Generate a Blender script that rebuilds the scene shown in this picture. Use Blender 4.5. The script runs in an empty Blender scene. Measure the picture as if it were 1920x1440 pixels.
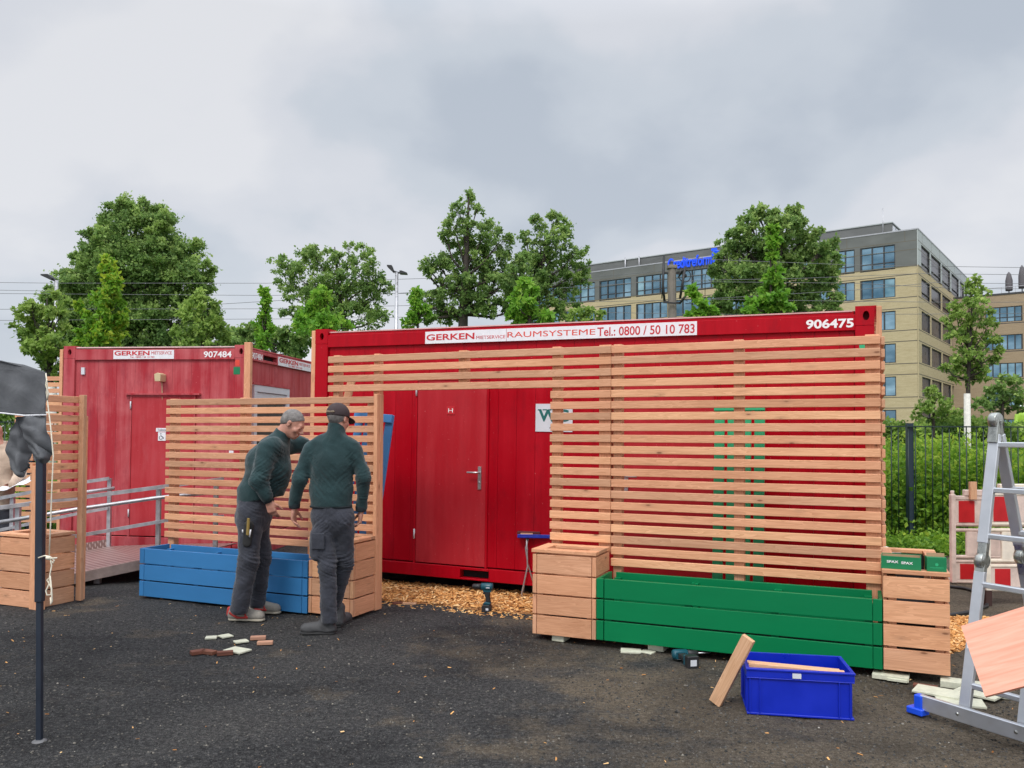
import bpy, math, random, numpy as np
from mathutils import Vector, Matrix
random.seed(7); rng=np.random.default_rng(7)
sc=bpy.context.scene; col=sc.collection
rad=math.radians
# ---------------- camera ----------------
PITCH,ROLL,FPX,CAMH=rad(1.5),rad(.3),1540.0,1.6
_F=np.array([0,math.cos(PITCH),math.sin(PITCH)]);_U0=np.array([0,-math.sin(PITCH),math.cos(PITCH)]);_R0=np.array([1,0,0.])
_R=math.cos(ROLL)*_R0+math.sin(ROLL)*_U0; _U=-math.sin(ROLL)*_R0+math.cos(ROLL)*_U0
cam=bpy.data.cameras.new("camera"); cam_o=bpy.data.objects.new("camera",cam); col.objects.link(cam_o)
cam.sensor_width=36; cam.lens=36*FPX/1920; cam.shift_y=55.7/1920; cam.clip_start=.05; cam.clip_end=3000
m=Matrix((( _R[0],_U[0],-_F[0],0),(_R[1],_U[1],-_F[1],0),(_R[2],_U[2],-_F[2],CAMH),(0,0,0,1)))
cam_o.matrix_world=m; sc.camera=cam_o
def ray(px,py): return _F+((px-960)/FPX)*_R+((775.7-py)/FPX)*_U
C0=np.array([0,0,CAMH])
def at(px,py,Y): d=ray(px,py); return Vector(C0+d*Y/d[1])
def G(px,py,z=0): d=ray(px,py); return Vector(C0+d*(z-CAMH)/d[2])
# ---------------- world: overcast sky ----------------
w=bpy.data.worlds.new("World"); sc.world=w; w.use_nodes=True; nt=w.node_tree; N=nt.nodes; L=nt.links; N.clear()
SUN_EL,SUN_AZ=rad(50),rad(205)
out=N.new('ShaderNodeOutputWorld'); bg=N.new('ShaderNodeBackground'); bg.inputs[1].default_value=.1
sky=N.new('ShaderNodeTexSky'); sky.sky_type='NISHITA'; sky.sun_disc=False; sky.sun_elevation=SUN_EL; sky.sun_rotation=SUN_AZ
tc=N.new('ShaderNodeTexCoord'); sp=N.new('ShaderNodeSeparateXYZ'); L.new(tc.outputs['Generated'],sp.inputs[0])
def mth(op,a,b=None,c=None,clamp=False,T=None):
    n=(T or N).new('ShaderNodeMath'); n.operation=op; n.use_clamp=clamp
    for i,v in enumerate((a,b,c)):
        if v is None: continue
        if isinstance(v,(int,float)): n.inputs[i].default_value=v
        else: n.id_data.links.new(v,n.inputs[i])
    return n.outputs[0]
zc=mth('MAXIMUM',sp.outputs[2],0.0); den=mth('ADD',zc,.42)
u_=mth('DIVIDE',sp.outputs[0],den); v_=mth('DIVIDE',sp.outputs[1],den)
cb=N.new('ShaderNodeCombineXYZ'); L.new(u_,cb.inputs[0]); L.new(v_,cb.inputs[1])
mp=N.new('ShaderNodeMapping'); mp.inputs['Location'].default_value=(3.35,1.75,0); L.new(cb.outputs[0],mp.inputs[0])
n1=N.new('ShaderNodeTexNoise'); n1.inputs['Scale'].default_value=1.9; n1.inputs['Detail'].default_value=5; n1.inputs['Roughness'].default_value=.42; n1.inputs['Distortion'].default_value=.35; L.new(mp.outputs[0],n1.inputs['Vector'])
n2=N.new('ShaderNodeTexNoise'); n2.inputs['Scale'].default_value=5.5; n2.inputs['Detail'].default_value=6; n2.inputs['Roughness'].default_value=.5; L.new(mp.outputs[0],n2.inputs['Vector'])
mix=mth('ADD',mth('MULTIPLY',n1.outputs[0],.8),mth('MULTIPLY',n2.outputs[0],.2))
cr=N.new('ShaderNodeValToRGB'); e=cr.color_ramp.elements
e[0].position=.37; e[0].color=(.41,.455,.52,1); e[1].position=.62; e[1].color=(.64,.65,.68,1)
k=cr.color_ramp.elements.new(.46); k.color=(.49,.53,.585,1); k=cr.color_ramp.elements.new(.53); k.color=(.57,.59,.635,1)
cr.color_ramp.interpolation='EASE'; L.new(mix,cr.inputs[0])
# brighter band near the horizon, brighter zenith (overcast luminance distribution)
hz=mth('MULTIPLY',mth('POWER',mth('SUBTRACT',1,zc,clamp=True),6),.30)
mxh=N.new('ShaderNodeMix'); mxh.data_type='RGBA'; L.new(hz,mxh.inputs[0]); L.new(cr.outputs[0],mxh.inputs[6]); mxh.inputs[7].default_value=(.86,.87,.90,1)
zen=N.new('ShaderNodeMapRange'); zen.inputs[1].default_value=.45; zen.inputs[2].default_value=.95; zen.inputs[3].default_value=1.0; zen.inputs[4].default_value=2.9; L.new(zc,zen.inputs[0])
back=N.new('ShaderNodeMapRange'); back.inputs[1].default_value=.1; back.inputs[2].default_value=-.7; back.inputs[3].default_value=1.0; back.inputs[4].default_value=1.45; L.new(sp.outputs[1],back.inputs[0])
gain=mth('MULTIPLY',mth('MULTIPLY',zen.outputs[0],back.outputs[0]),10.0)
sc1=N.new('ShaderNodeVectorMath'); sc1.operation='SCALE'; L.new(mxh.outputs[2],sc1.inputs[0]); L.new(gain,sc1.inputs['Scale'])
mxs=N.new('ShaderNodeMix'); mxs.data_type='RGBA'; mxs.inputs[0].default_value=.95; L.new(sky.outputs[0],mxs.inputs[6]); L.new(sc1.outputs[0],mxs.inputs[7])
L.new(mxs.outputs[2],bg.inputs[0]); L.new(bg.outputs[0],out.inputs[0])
sun=bpy.data.lights.new('sun','SUN'); sun.energy=1.25; sun.angle=rad(16); sun.color=(1,.95,.88)
so=bpy.data.objects.new('sun',sun); col.objects.link(so)
sd=Vector((math.sin(SUN_AZ)*math.cos(SUN_EL),math.cos(SUN_AZ)*math.cos(SUN_EL),math.sin(SUN_EL)))
so.rotation_euler=sd.to_track_quat('Z','Y').to_euler()
sc.view_settings.view_transform='Standard'; sc.view_settings.look='None'; sc.view_settings.gamma=1; sc.view_settings.exposure=0.27
sc.cycles.max_bounces=6; sc.cycles.transparent_max_bounces=4
# ---------------- helpers ----------------
def tag(o,label=None,cat=None,group=None,kind=None):
    if label: o['label']=label
    if cat: o['category']=cat
    if group: o['group']=group
    if kind: o['kind']=kind
    return o
def empty(name,loc=(0,0,0),rz=0,rot=None,**t):
    o=bpy.data.objects.new(name,None); col.objects.link(o); o.location=loc; o.empty_display_size=.1
    o.rotation_euler=rot if rot else (0,0,rz)
    return tag(o,**t)
CUBE=[(0,0,0),(1,0,0),(1,1,0),(0,1,0),(0,0,1),(1,0,1),(1,1,1),(0,1,1)]
CF=[(0,3,2,1),(4,5,6,7),(0,1,5,4),(1,2,6,5),(2,3,7,6),(3,0,4,7)]
class MB:
    def __init__(s): s.v=[];s.f=[];s.g=[];s.r=[];s.sm=[]
    def add(s,vs,fs,M=None,rnd=None,gc=None,smooth=False):
        b=len(s.v); r=random.random() if rnd is None else rnd
        if gc is None: gc=[(p[0],p[1],p[2]) for p in vs]
        off=(r*37.0,r*91.0,r*13.0)
        for p in vs: s.v.append(tuple(M@Vector(p)) if M is not None else tuple(p))
        for f in fs:
            s.f.append([b+i for i in f]); s.r.append(r); s.sm.append(smooth)
            for i in f: s.g.append((gc[i][0]+off[0],gc[i][1]+off[1],gc[i][2]+off[2]))
    def box(s,x0,x1,y0,y1,z0,z1,M=None,rnd=None):
        d=[x1-x0,y1-y0,z1-z0]; o=sorted(range(3),key=lambda i:-abs(d[i]))
        vs=[(x0+c[0]*d[0],y0+c[1]*d[1],z0+c[2]*d[2]) for c in CUBE]
        gc=[(p[o[0]],p[o[1]],p[o[2]]) for p in vs]
        s.add(vs,CF,M,rnd,gc)
    def beam(s,p0,p1,w,h,up=(0,0,1),rnd=None):
        p0=Vector(p0);p1=Vector(p1);d=p1-p0;l=d.length;d.normalize();a=d.cross(Vector(up))
        if a.length<1e-4:a=d.cross(Vector((1,0,0)))
        a.normalize();b=a.cross(d)
        M=Matrix((( d[0],a[0],b[0],p0[0]),(d[1],a[1],b[1],p0[1]),(d[2],a[2],b[2],p0[2]),(0,0,0,1)))
        s.box(0,l,-w/2,w/2,-h/2,h/2,M,rnd)
    def tube(s,pts,rs,n=8,rnd=None,cap=True,smooth=True):
        pts=[Vector(p) for p in pts]; 
        if isinstance(rs,(int,float)): rs=[rs]*len(pts)
        vs=[];fs=[];prev=None
        for i,p in enumerate(pts):
            d=(pts[min(i+1,len(pts)-1)]-pts[max(i-1,0)]).normalized()
            if prev is None:
                a=d.cross(Vector((0,0,1))); 
                if a.length<.05:a=d.cross(Vector((1,0,0)))
            else: a=prev-d*prev.dot(d)
            a.normalize();prev=a;b=d.cross(a)
            for k in range(n):
                t=2*math.pi*k/n; vs.append(tuple(p+(a*math.cos(t)+b*math.sin(t))*rs[i]))
        for i in range(len(pts)-1):
            for k in range(n):
                k2=(k+1)%n; fs.append((i*n+k,i*n+k2,(i+1)*n+k2,(i+1)*n+k))
        if cap: fs.append(tuple(range(n))[::-1]); fs.append(tuple((len(pts)-1)*n+k for k in range(n)))
        s.add(vs,fs,None,rnd,smooth=smooth)
    def prism(s,pts,y0,y1,M=None,rnd=None,smooth=False):
        n=len(pts); vs=[(p[0],y0,p[1]) for p in pts]+[(p[0],y1,p[1]) for p in pts]
        fs=[tuple(range(n)),tuple(range(2*n-1,n-1,-1))]+[(i,n+i,n+(i+1)%n,(i+1)%n) for i in range(n)]
        s.add(vs,fs,M,rnd,smooth=smooth)
    def ellip(s,c,r,M=None,nu=14,nv=9,rnd=None):
        vs=[];fs=[]
        for j in range(nv+1):
            ph=math.pi*j/nv
            for i in range(nu):
                t=2*math.pi*i/nu; vs.append((c[0]+r[0]*math.sin(ph)*math.cos(t),c[1]+r[1]*math.sin(ph)*math.sin(t),c[2]+r[2]*math.cos(ph)))
        for j in range(nv):
            for i in range(nu): fs.append((j*nu+i,(j+1)*nu+i,(j+1)*nu+(i+1)%nu,j*nu+(i+1)%nu))
        s.add(vs,fs,M,rnd,smooth=True)
    def build(s,name,mat,parent=None,loc=(0,0,0),rz=0,rot=None,bevel=0,seg=1,label=None):
        me=bpy.data.meshes.new(name); me.from_pydata(s.v,[],s.f)
        a=me.attributes.new('gc','FLOAT_VECTOR','CORNER'); a.data.foreach_set('vector',np.array(s.g,dtype=np.float32).ravel())
        a=me.attributes.new('rnd','FLOAT','FACE'); a.data.foreach_set('value',np.array(s.r,dtype=np.float32))
        me.polygons.foreach_set('use_smooth',s.sm); me.materials.append(mat); me.update()
        o=bpy.data.objects.new(name,me); col.objects.link(o); o.location=loc; o.rotation_euler=rot if rot else (0,0,rz)
        if parent: o.parent=parent
        if bevel:
            b=o.modifiers.new('bevel','BEVEL'); b.width=bevel; b.segments=seg; b.limit_method='ANGLE'; b.angle_limit=rad(40)
        if label: o['label']=label
        return o
def npmesh(name,V,Fc,mat,rnd=None,parent=None,smooth=False):
    V=np.asarray(V,dtype=np.float32); Fc=np.asarray(Fc,dtype=np.int32); nf,k=Fc.shape
    me=bpy.data.meshes.new(name); me.vertices.add(len(V)); me.vertices.foreach_set('co',V.ravel())
    me.loops.add(nf*k); me.loops.foreach_set('vertex_index',Fc.ravel()); me.polygons.add(nf)
    me.polygons.foreach_set('loop_start',np.arange(0,nf*k,k,dtype=np.int32)); me.polygons.foreach_set('use_smooth',np.full(nf,smooth))
    me.update(calc_edges=True)
    if rnd is not None:
        a=me.attributes.new('rnd','FLOAT','FACE'); a.data.foreach_set('value',np.asarray(rnd,dtype=np.float32))
    me.materials.append(mat); o=bpy.data.objects.new(name,me); col.objects.link(o)
    if parent: o.parent=parent
    return o
# ---------------- materials ----------------
class MT:
    def __init__(s,name,rough=.6,metal=0,spec=.5):
        s.m=bpy.data.materials.new(name); s.m.use_nodes=True; s.n=s.m.node_tree.nodes; s.l=s.m.node_tree.links
        s.b=s.n['Principled BSDF']; s.b.inputs['Roughness'].default_value=rough; s.b.inputs['Metallic'].default_value=metal; s.b.inputs['Specular IOR Level'].default_value=spec
    def N(s,t,**k):
        n=s.n.new('ShaderNode'+t)
        for a,v in k.items():
            if a in n.inputs: 
                n.inputs[a].default_value=v
            else: setattr(n,a,v)
        return n
    def lk(s,a,b): s.l.new(a,b)
    def attr(s,name): return s.N('Attribute',attribute_name=name)
    def coord(s,kind='Object',scale=(1,1,1)):
        m=s.N('Mapping'); m.inputs['Scale'].default_value=scale
        if kind in('gc',): s.lk(s.attr('gc').outputs['Vector'],m.inputs[0])
        else: s.lk(s.N('TexCoord').outputs[kind],m.inputs[0])
        return m.outputs[0]
    def noise(s,vec,scale,detail=4,rough=.55,dist=0):
        n=s.N('TexNoise',Scale=scale,Detail=detail,Roughness=rough,Distortion=dist); s.lk(vec,n.inputs['Vector']); return n.outputs[0]
    def ramp(s,fac,stops,interp='LINEAR'):
        r=s.N('ValToRGB'); r.color_ramp.interpolation=interp; el=r.color_ramp.elements
        while len(el)<len(stops): el.new(.5)
        for e,(p,c) in zip(el,stops): e.position=p; e.color=(*c,1) if len(c)==3 else c
        s.lk(fac,r.inputs[0]); return r.outputs[0]
    def mix(s,f,a,b,mode='MIX'):
        n=s.N('Mix',data_type='RGBA',blend_type=mode)
        for i,v in ((0,f),(6,a),(7,b)):
            if isinstance(v,(int,float)): n.inputs[i].default_value=v
            elif isinstance(v,tuple): n.inputs[i].default_value=(*v,1)
            else: s.lk(v,n.inputs[i])
        return n.outputs[2]
    def math(s,op,a,b=None,clamp=False): return mth(op,a,b,clamp=clamp,T=s.n)
    def bump(s,h,strength=.3,dist=.01,normal=None):
        n=s.N('Bump'); n.inputs['Strength'].default_value=strength; n.inputs['Distance'].default_value=dist; s.lk(h,n.inputs['Height'])
        s.lk(n.outputs[0],s.b.inputs['Normal'])
    def color(s,c):
        if isinstance(c,tuple): s.b.inputs['Base Color'].default_value=(*c,1)
        else: s.lk(c,s.b.inputs['Base Color'])
        return s
def plain(name,c,rough=.5,metal=0,spec=.5,var=.12,scale=6,bump=0):
    M=MT(name,rough,metal,spec); co=M.coord('Object'); nz=M.noise(co,scale,5,.6)
    d=tuple(x*(1-var) for x in c); l=tuple(min(1,x*(1+var)) for x in c)
    M.color(M.ramp(nz,[(.3,d),(.7,l)])); 
    r=M.ramp(nz,[(.3,(rough*.8,)*3),(.7,(min(1,rough*1.2),)*3)]); M.lk(r,M.b.inputs['Roughness'])
    if bump: M.bump(M.noise(co,scale*12,4),bump,.004)
    return M.m
def wood(name,c1,c2,knot=(.16,.05,.02),rough=.62,paint=None):
    M=MT(name,rough,0,.3); g=M.coord('gc',(1,1,1)); r=M.attr('rnd').outputs['Fac']
    m1=M.coord('gc',(1.1,14,14)); ring=M.noise(m1,1.6,3,.5,1.2)
    fine=M.noise(M.coord('gc',(4,160,160)),1.2,2,.6)
    w1=M.math('FRACT',M.math('MULTIPLY',ring,7.0))
    tone=M.math('ADD',M.math('MULTIPLY',w1,.45),M.math('MULTIPLY',fine,.55))
    base=M.ramp(tone,[(.15,c2),(.75,c1)])
    bt=M.ramp(r,[(0,(.74,.73,.72)),(.2,(.95,.90,.88)),(.45,(1.0,.88,.82)),(.7,(1.12,1.10,1.0)),(.85,(.98,.86,.80)),(1,(.84,.76,.70))])
    base=M.mix(1.0,base,bt,'MULTIPLY')
    big=M.noise(M.coord('gc',(1.3,5,5)),1.0,2); base=M.mix(1.0,base,M.ramp(big,[(.3,(.88,.85,.82)),(.7,(1.06,1.06,1.06))]),'MULTIPLY')
    vo=M.N('TexVoronoi',Scale=1.0,Randomness=1.0); M.lk(M.coord('gc',(3.4,10.0,3.0)),vo.inputs['Vector'])
    kn=M.ramp(vo.outputs['Distance'],[(.045,(.9,.9,.9)),(.095,(0,0,0))]); base=M.mix(kn,base,knot)
    kn2=M.ramp(vo.outputs['Distance'],[(.10,(.30,.30,.30)),(.24,(0,0,0))]); base=M.mix(kn2,base,tuple(x*.55 for x in c2))
    M.color(base); M.bump(fine,.15,.002); return M.m
M_wood=wood('fir_wood',(.80,.465,.29),(.60,.31,.175))
M_woodl=wood('pale_fir_wood',(.80,.56,.37),(.62,.38,.22))
def painted(name,c,rough=.42):
    M=MT(name,rough,0,.25); r=M.attr('rnd').outputs['Fac']; fine=M.noise(M.coord('gc',(5,140,140)),1.2,3)
    v=M.math('ADD',M.math('MULTIPLY',r,.5),M.math('MULTIPLY',M.noise(M.coord('gc',(2,6,6)),1.5,4),.5))
    M.color(M.ramp(v,[(.2,tuple(x*.88 for x in c)),(.8,tuple(x*1.1 for x in c))])); M.bump(fine,.25,.0015); return M.m
M_green=painted('green_paint',(.0,.185,.062)); M_blue=painted('blue_paint',(.042,.195,.44)); M_bluel=painted('light_blue_paint',(.075,.27,.58)); M_greenb=painted('light_green_paint',(.04,.42,.19))
def metalred(name,c,c2,streak=.5,scale=1.0,dirt=(.2,.05,.05)):
    M=MT(name,.36,0,.16); o=M.coord('Object'); 
    s1=M.noise(M.coord('Object',(9,9,.5)),1.0*scale,6,.65); s2=M.noise(o,1.3,6,.6,.5)
    f=M.math('ADD',M.math('MULTIPLY',s1,.55),M.math('MULTIPLY',s2,.45))
    cc=M.ramp(f,[(.42,c),(.47+.1*(1-streak),tuple((a+b)/2 for a,b in zip(c,c2))),(.60,c2)])
    sp=M.noise(o,38,2,.7); cc=M.mix(M.ramp(sp,[(.70,(0,0,0)),(.76,(.5,.5,.5))]),cc,tuple(min(1,x+.18) for x in c2))
    gr=M.noise(M.coord('Object',(3,3,1)),3,6,.7); cc=M.mix(M.ramp(gr,[(.52,(0,0,0)),(.70,(.6,.6,.6))]),cc,dirt)
    M.color(cc); M.lk(M.ramp(f,[(.4,(.30,)*3),(.62,(.55,)*3)]),M.b.inputs['Roughness']); M.bump(M.math('ADD',s2,M.math('MULTIPLY',gr,.4)),.22,.012); return M.m
M_red=metalred('container_red_paint',(.39,.0,.008),(.46,.003,.014),.3,dirt=(.27,.003,.011))
M_redd=metalred('door_red_paint',(.43,.017,.026),(.48,.030,.040),.3,dirt=(.38,.022,.03))
M_redf=metalred('faded_red_paint',(.40,.030,.042),(.53,.12,.13),.7,dirt=(.30,.035,.05))
M_redfd=metalred('faded_red_door_paint',(.42,.030,.038),(.48,.055,.066),.5,dirt=(.46,.07,.08))
M_dark=plain('dark_gap',(.012,.011,.011),.9)
M_white=plain('white_plastic',(.78,.78,.80),.35,var=.05)
M_signw=plain('sign_white',(.80,.80,.83),.3,var=.06,scale=12)
M_signg=plain('sign_grey_white',(.66,.68,.72),.4,var=.05)
M_letr=plain('lettering_red',(.55,.02,.03),.4,var=.1)
M_leto=plain('lettering_orange_red',(.70,.06,.035),.4,var=.1)
M_letw=plain('lettering_white',(.85,.84,.84),.4,var=.05)
M_letk=plain('lettering_black',(.03,.03,.035),.5)
M_letg=plain('lettering_green',(.01,.13,.12),.5)
M_steel=plain('steel',(.55,.55,.56),.35,.9,var=.1)
M_galv=plain('galvanised_steel',(.50,.50,.52),.45,.75,var=.2,scale=14)
M_alu=plain('aluminium',(.62,.64,.67),.38,.75,var=.07,scale=10)
M_hinge=plain('zinc_hinge',(.42,.43,.40),.3,.9,var=.3,scale=30)
M_black=plain('black_plastic',(.02,.02,.022),.5)
M_tool=plain('tool_teal',(.008,.075,.105),.4)
M_bluep=plain('crate_blue_plastic',(.004,.022,.44),.33,var=.10,scale=5)
M_blueb=plain('bright_blue_plastic',(.012,.085,.75),.35)
M_greenc=plain('green_cardboard',(.005,.20,.075),.5)
M_card=plain('cardboard',(.42,.26,.15),.8)
M_tile=plain('pale_fibre_board',(.60,.60,.47),.8,var=.12,scale=30)
M_brownblk=wood('dark_block',(.22,.09,.06),(.12,.05,.035)); M_pinkblk=wood('pink_block',(.55,.33,.24),(.42,.24,.17))
M_fence=plain('dark_green_fence',(.010,.028,.022),.45); M_fpost=plain('blue_black_post',(.012,.028,.045),.4)
M_tent=MT('black_canopy_fabric',.75,0,.25); _o=M_tent.coord('Object'); M_tent.color(M_tent.ramp(M_tent.noise(_o,5,5),[(.3,(.085,.09,.098)),(.7,(.15,.155,.165))])); M_tent.bump(M_tent.noise(_o,9,4,.5,.8),.35,.03); M_tent=M_tent.m
M_pole=plain('dark_grey_steel',(.035,.045,.065),.4,.4)
M_rope=plain('white_rope',(.78,.72,.58),.8,var=.15,scale=80)
M_skin=plain('skin',(.52,.25,.18),.5,var=.18,scale=22)
M_hair=plain('grey_hair',(.19,.175,.165),.8,var=.35,scale=38,bump=.25)
M_cap=plain('cap_fabric',(.045,.03,.032),.85,var=.2,scale=40)
def cloth(name,c,fs=14,amp=.5):
    M=MT(name,.85,0,.2); o=M.coord('Object'); n_=M.noise(M.coord('Object',(1,1,.9)),fs,3,.5,.7); fn=M.noise(o,260,2)
    M.color(M.ramp(M.noise(o,6,5),[(.3,tuple(x*.8 for x in c)),(.7,tuple(x*1.2 for x in c))]))
    M.bump(M.math('ADD',n_,M.math('MULTIPLY',fn,.12)),amp,.03); M.b.inputs['Sheen Weight'].default_value=.25; return M.m
M_fleece=cloth('green_fleece',(.019,.045,.048),8,.55); M_trous=cloth('grey_work_trousers',(.042,.045,.058),13,.55); M_hood=cloth('beige_hoodie',(.50,.38,.29),9,.4); M_vest=plain('hi_vis_yellow',(.32,.52,.05),.6)
M_trim=plain('jacket_dark_trim',(.01,.016,.02),.8)
M_shoeg=plain('shoe_grey',(.25,.23,.20),.8,var=.15,scale=30); M_shoer=plain('shoe_red',(.42,.03,.025),.7); M_sole=plain('shoe_sole',(.42,.38,.30),.8); M_boot=plain('boot_grey',(.06,.06,.062),.7,var=.3,scale=30); M_soled=plain('dark_sole',(.025,.025,.025),.8)
M_ply=MT('pink_plywood',.6,0,.3); _g=M_ply.noise(M_ply.coord('Object',(2,30,20)),1.6,3,.6,.6); M_ply.color(M_ply.ramp(_g,[(.3,(.74,.30,.20)),(.7,(.88,.44,.32))])); M_ply=M_ply.m
M_paper=plain('paper',(.85,.87,.9),.7,var=.04)
M_barw=plain('weathered_white_plastic',(.78,.70,.58),.6,var=.16,scale=9); M_barp=plain('weathered_pinkish_plastic',(.66,.53,.46),.6,var=.22,scale=7); M_barr=plain('barrier_red',(.50,.008,.012),.45,var=.15)
def checker():
    M=MT('checker_plate',.45,.6); o=M.coord('Object',(1,1,1)); a=M.N('TexWave',Scale=7.5,wave_type='BANDS',bands_direction='DIAGONAL'); M.lk(o,a.inputs['Vector'])
    b=M.N('TexWave',Scale=13,wave_type='BANDS',bands_direction='X'); M.lk(o,b.inputs['Vector']); f=M.math('MULTIPLY',a.outputs['Fac'],b.outputs['Fac'])
    M.color(M.ramp(f,[(.25,(.30,.20,.18)),(.7,(.62,.50,.47))])); M.bump(f,.8,.004); return M.m
M_check=checker(); M_rampm=plain('ramp_steel',(.38,.30,.27),.45,.6,var=.2,scale=12)
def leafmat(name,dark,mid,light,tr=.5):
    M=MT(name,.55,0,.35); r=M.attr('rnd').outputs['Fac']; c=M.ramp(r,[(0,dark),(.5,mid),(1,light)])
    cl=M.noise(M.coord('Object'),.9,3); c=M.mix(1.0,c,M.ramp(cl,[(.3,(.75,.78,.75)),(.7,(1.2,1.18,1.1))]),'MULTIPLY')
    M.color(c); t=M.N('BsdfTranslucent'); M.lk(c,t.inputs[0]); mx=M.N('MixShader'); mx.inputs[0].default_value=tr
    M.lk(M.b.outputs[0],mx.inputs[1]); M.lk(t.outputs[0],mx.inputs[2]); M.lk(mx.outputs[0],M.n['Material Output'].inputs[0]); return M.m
M_lf_dark=leafmat('dark_leaf',(.10,.19,.06),(.23,.37,.105),(.44,.57,.18))
M_lf_mid=leafmat('mid_leaf',(.12,.22,.055),(.27,.41,.09),(.46,.58,.16))
M_lf_bri=leafmat('bright_leaf',(.09,.25,.025),(.19,.42,.045),(.36,.56,.08))
M_lf_yel=leafmat('yellow_green_leaf',(.10,.27,.025),(.21,.42,.04),(.50,.56,.06))
M_weed=leafmat('weed_leaf',(.06,.16,.02),(.22,.40,.04),(.48,.60,.08))
M_bark=plain('bark',(.045,.035,.028),.9,var=.35,scale=8,bump=.5); M_wbark=plain('whitewashed_bark',(.68,.66,.60),.8,var=.15,scale=14)
# ---------------- ground ----------------
def hnoise(x,y):
    return .004*np.sin(x*7.1+1.3*np.sin(y*5.3))+.003*np.sin(y*11.7+2*np.sin(x*9.1+.5))+.003*np.sin(x*23+y*17)*np.sin(y*29-x*13)+.005*np.sin(x*1.9+y*1.3)
def sheet(name,xs,ys,z,mat,disp=True,fade=None):
    X,Y=np.meshgrid(xs,ys); Z=np.full_like(X,z)
    if disp: Z=Z+hnoise(X,Y)*np.where((abs(X)<9)&(Y<14)&(Y>2),1,0)
    V=np.stack([X.ravel(),Y.ravel(),Z.ravel()],1); nx,ny=len(xs),len(ys); i=np.arange((ny-1)*(nx-1)); r,c=i//(nx-1),i%(nx-1); a=r*nx+c
    return npmesh(name,V,np.stack([a,a+1,a+nx+1,a+nx],1),mat,smooth=True)
def groundmat():
    M=MT('dark_grit',.95,0,.2); o=M.coord('Object')
    n1=M.noise(o,150,4,.75); n2=M.noise(o,38,4,.7); n3=M.noise(o,1.1,5,.62); n4=M.noise(M.coord('Object',(1,1.2,1)),3.1,6,.7)
    f=M.math('ADD',M.math('MULTIPLY',n1,.62),M.math('MULTIPLY',n2,.38))
    grey=M.ramp(f,[(.37,(.010,.010,.010)),(.49,(.038,.038,.039)),(.57,(.088,.087,.085)),(.68,(.25,.245,.23))])
    brown=M.ramp(f,[(.36,(.040,.032,.022)),(.48,(.105,.085,.062)),(.58,(.185,.155,.118)),(.70,(.36,.32,.25))])
    sp=M.N('SeparateXYZ'); M.lk(o,sp.inputs[0]); gx=M.N('MapRange'); gx.inputs[1].default_value=-1.0; gx.inputs[2].default_value=3.6; gx.inputs[3].default_value=-.08; gx.inputs[4].default_value=.30; M.lk(sp.outputs[0],gx.inputs[0])
    mk=M.math('ADD',M.math('ADD',M.math('MULTIPLY',n3,.6),M.math('MULTIPLY',n4,.4)),gx.outputs[0])
    c=M.mix(M.ramp(mk,[(.47,(0,0,0)),(.60,(1,1,1))]),grey,brown); n5=M.noise(M.coord('Object',(1,1.6,1)),.55,6,.6,.8); c=M.mix(1.0,c,M.ramp(n5,[(.36,(.62,.62,.63)),(.5,(1,1,1)),(.66,(1.28,1.25,1.2))]),'MULTIPLY'); M.color(c)
    M.bump(M.math('ADD',M.math('MULTIPLY',f,1.0),M.math('MULTIPLY',n4,.5)),1.0,.022); return M.m
M_ground=groundmat()
xs=np.concatenate([[-700,-300,-120,-50,-20,-12],np.arange(-9,9.01,.06),[12,20,50,120,300,700]]); ys=np.concatenate([[-60,-10,0],np.arange(2,14.01,.06),[18,25,40,80,160,400,900]])
tag(sheet('ground',xs,ys,0,M_ground),kind='structure')
def grassmat():
    M=MT('meadow_grass_soil',.95,0,.1); o=M.coord('Object'); n1=M.noise(o,30,5,.7); n3=M.noise(o,.6,4)
    M.color(M.mix(M.ramp(n3,[(.4,(0,0,0)),(.6,(1,1,1))]),M.ramp(n1,[(.3,(.03,.075,.015)),(.7,(.11,.20,.035))]),M.ramp(n1,[(.3,(.05,.09,.02)),(.7,(.17,.24,.05))]))); M.bump(n1,1,.05); return M.m
M_grass=grassmat()
tag(sheet('meadow',np.array([-600,-100,-40,-20,-10,0,8,12,20,40,100,600.]),np.array([17.,20,30,60,150,800.]),.012,M_grass,False),kind='structure')
for x_ in (np.array([4.6,8,12,20,40,100,600.]),np.array([-600.,-100,-40,-20,-6.4])): tag(sheet('meadow',x_,np.array([11.6,13,15,17.]),.012,M_grass,False),kind='structure')
# yard frame: U runs right along the screens, V runs away from the camera
YA=rad(22.85); UU=np.array([math.cos(YA),-math.sin(YA),0]); VV=np.array([math.sin(YA),math.cos(YA),0]); O=np.array([2.6266,5.85,0])
def plane(px,py,P,U2):
    U2=np.array(U2); n=np.array([-U2[1],U2[0],0]); d=ray(px,py); t=((np.array(P)-C0)@n)/(d@n); Q=C0+d*t; return float((Q-np.array(P))@U2),float(Q[2])
def SP(px,py,v=0): return plane(px,py,O+VV*v,UU)
def yard(s,v,z=0): return Vector(O+UU*s+VV*v+np.array([0,0,z]))
def yempty(name,s,v,z=0,**t): return empty(name,yard(s,v,z),-YA,**t)
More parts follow.
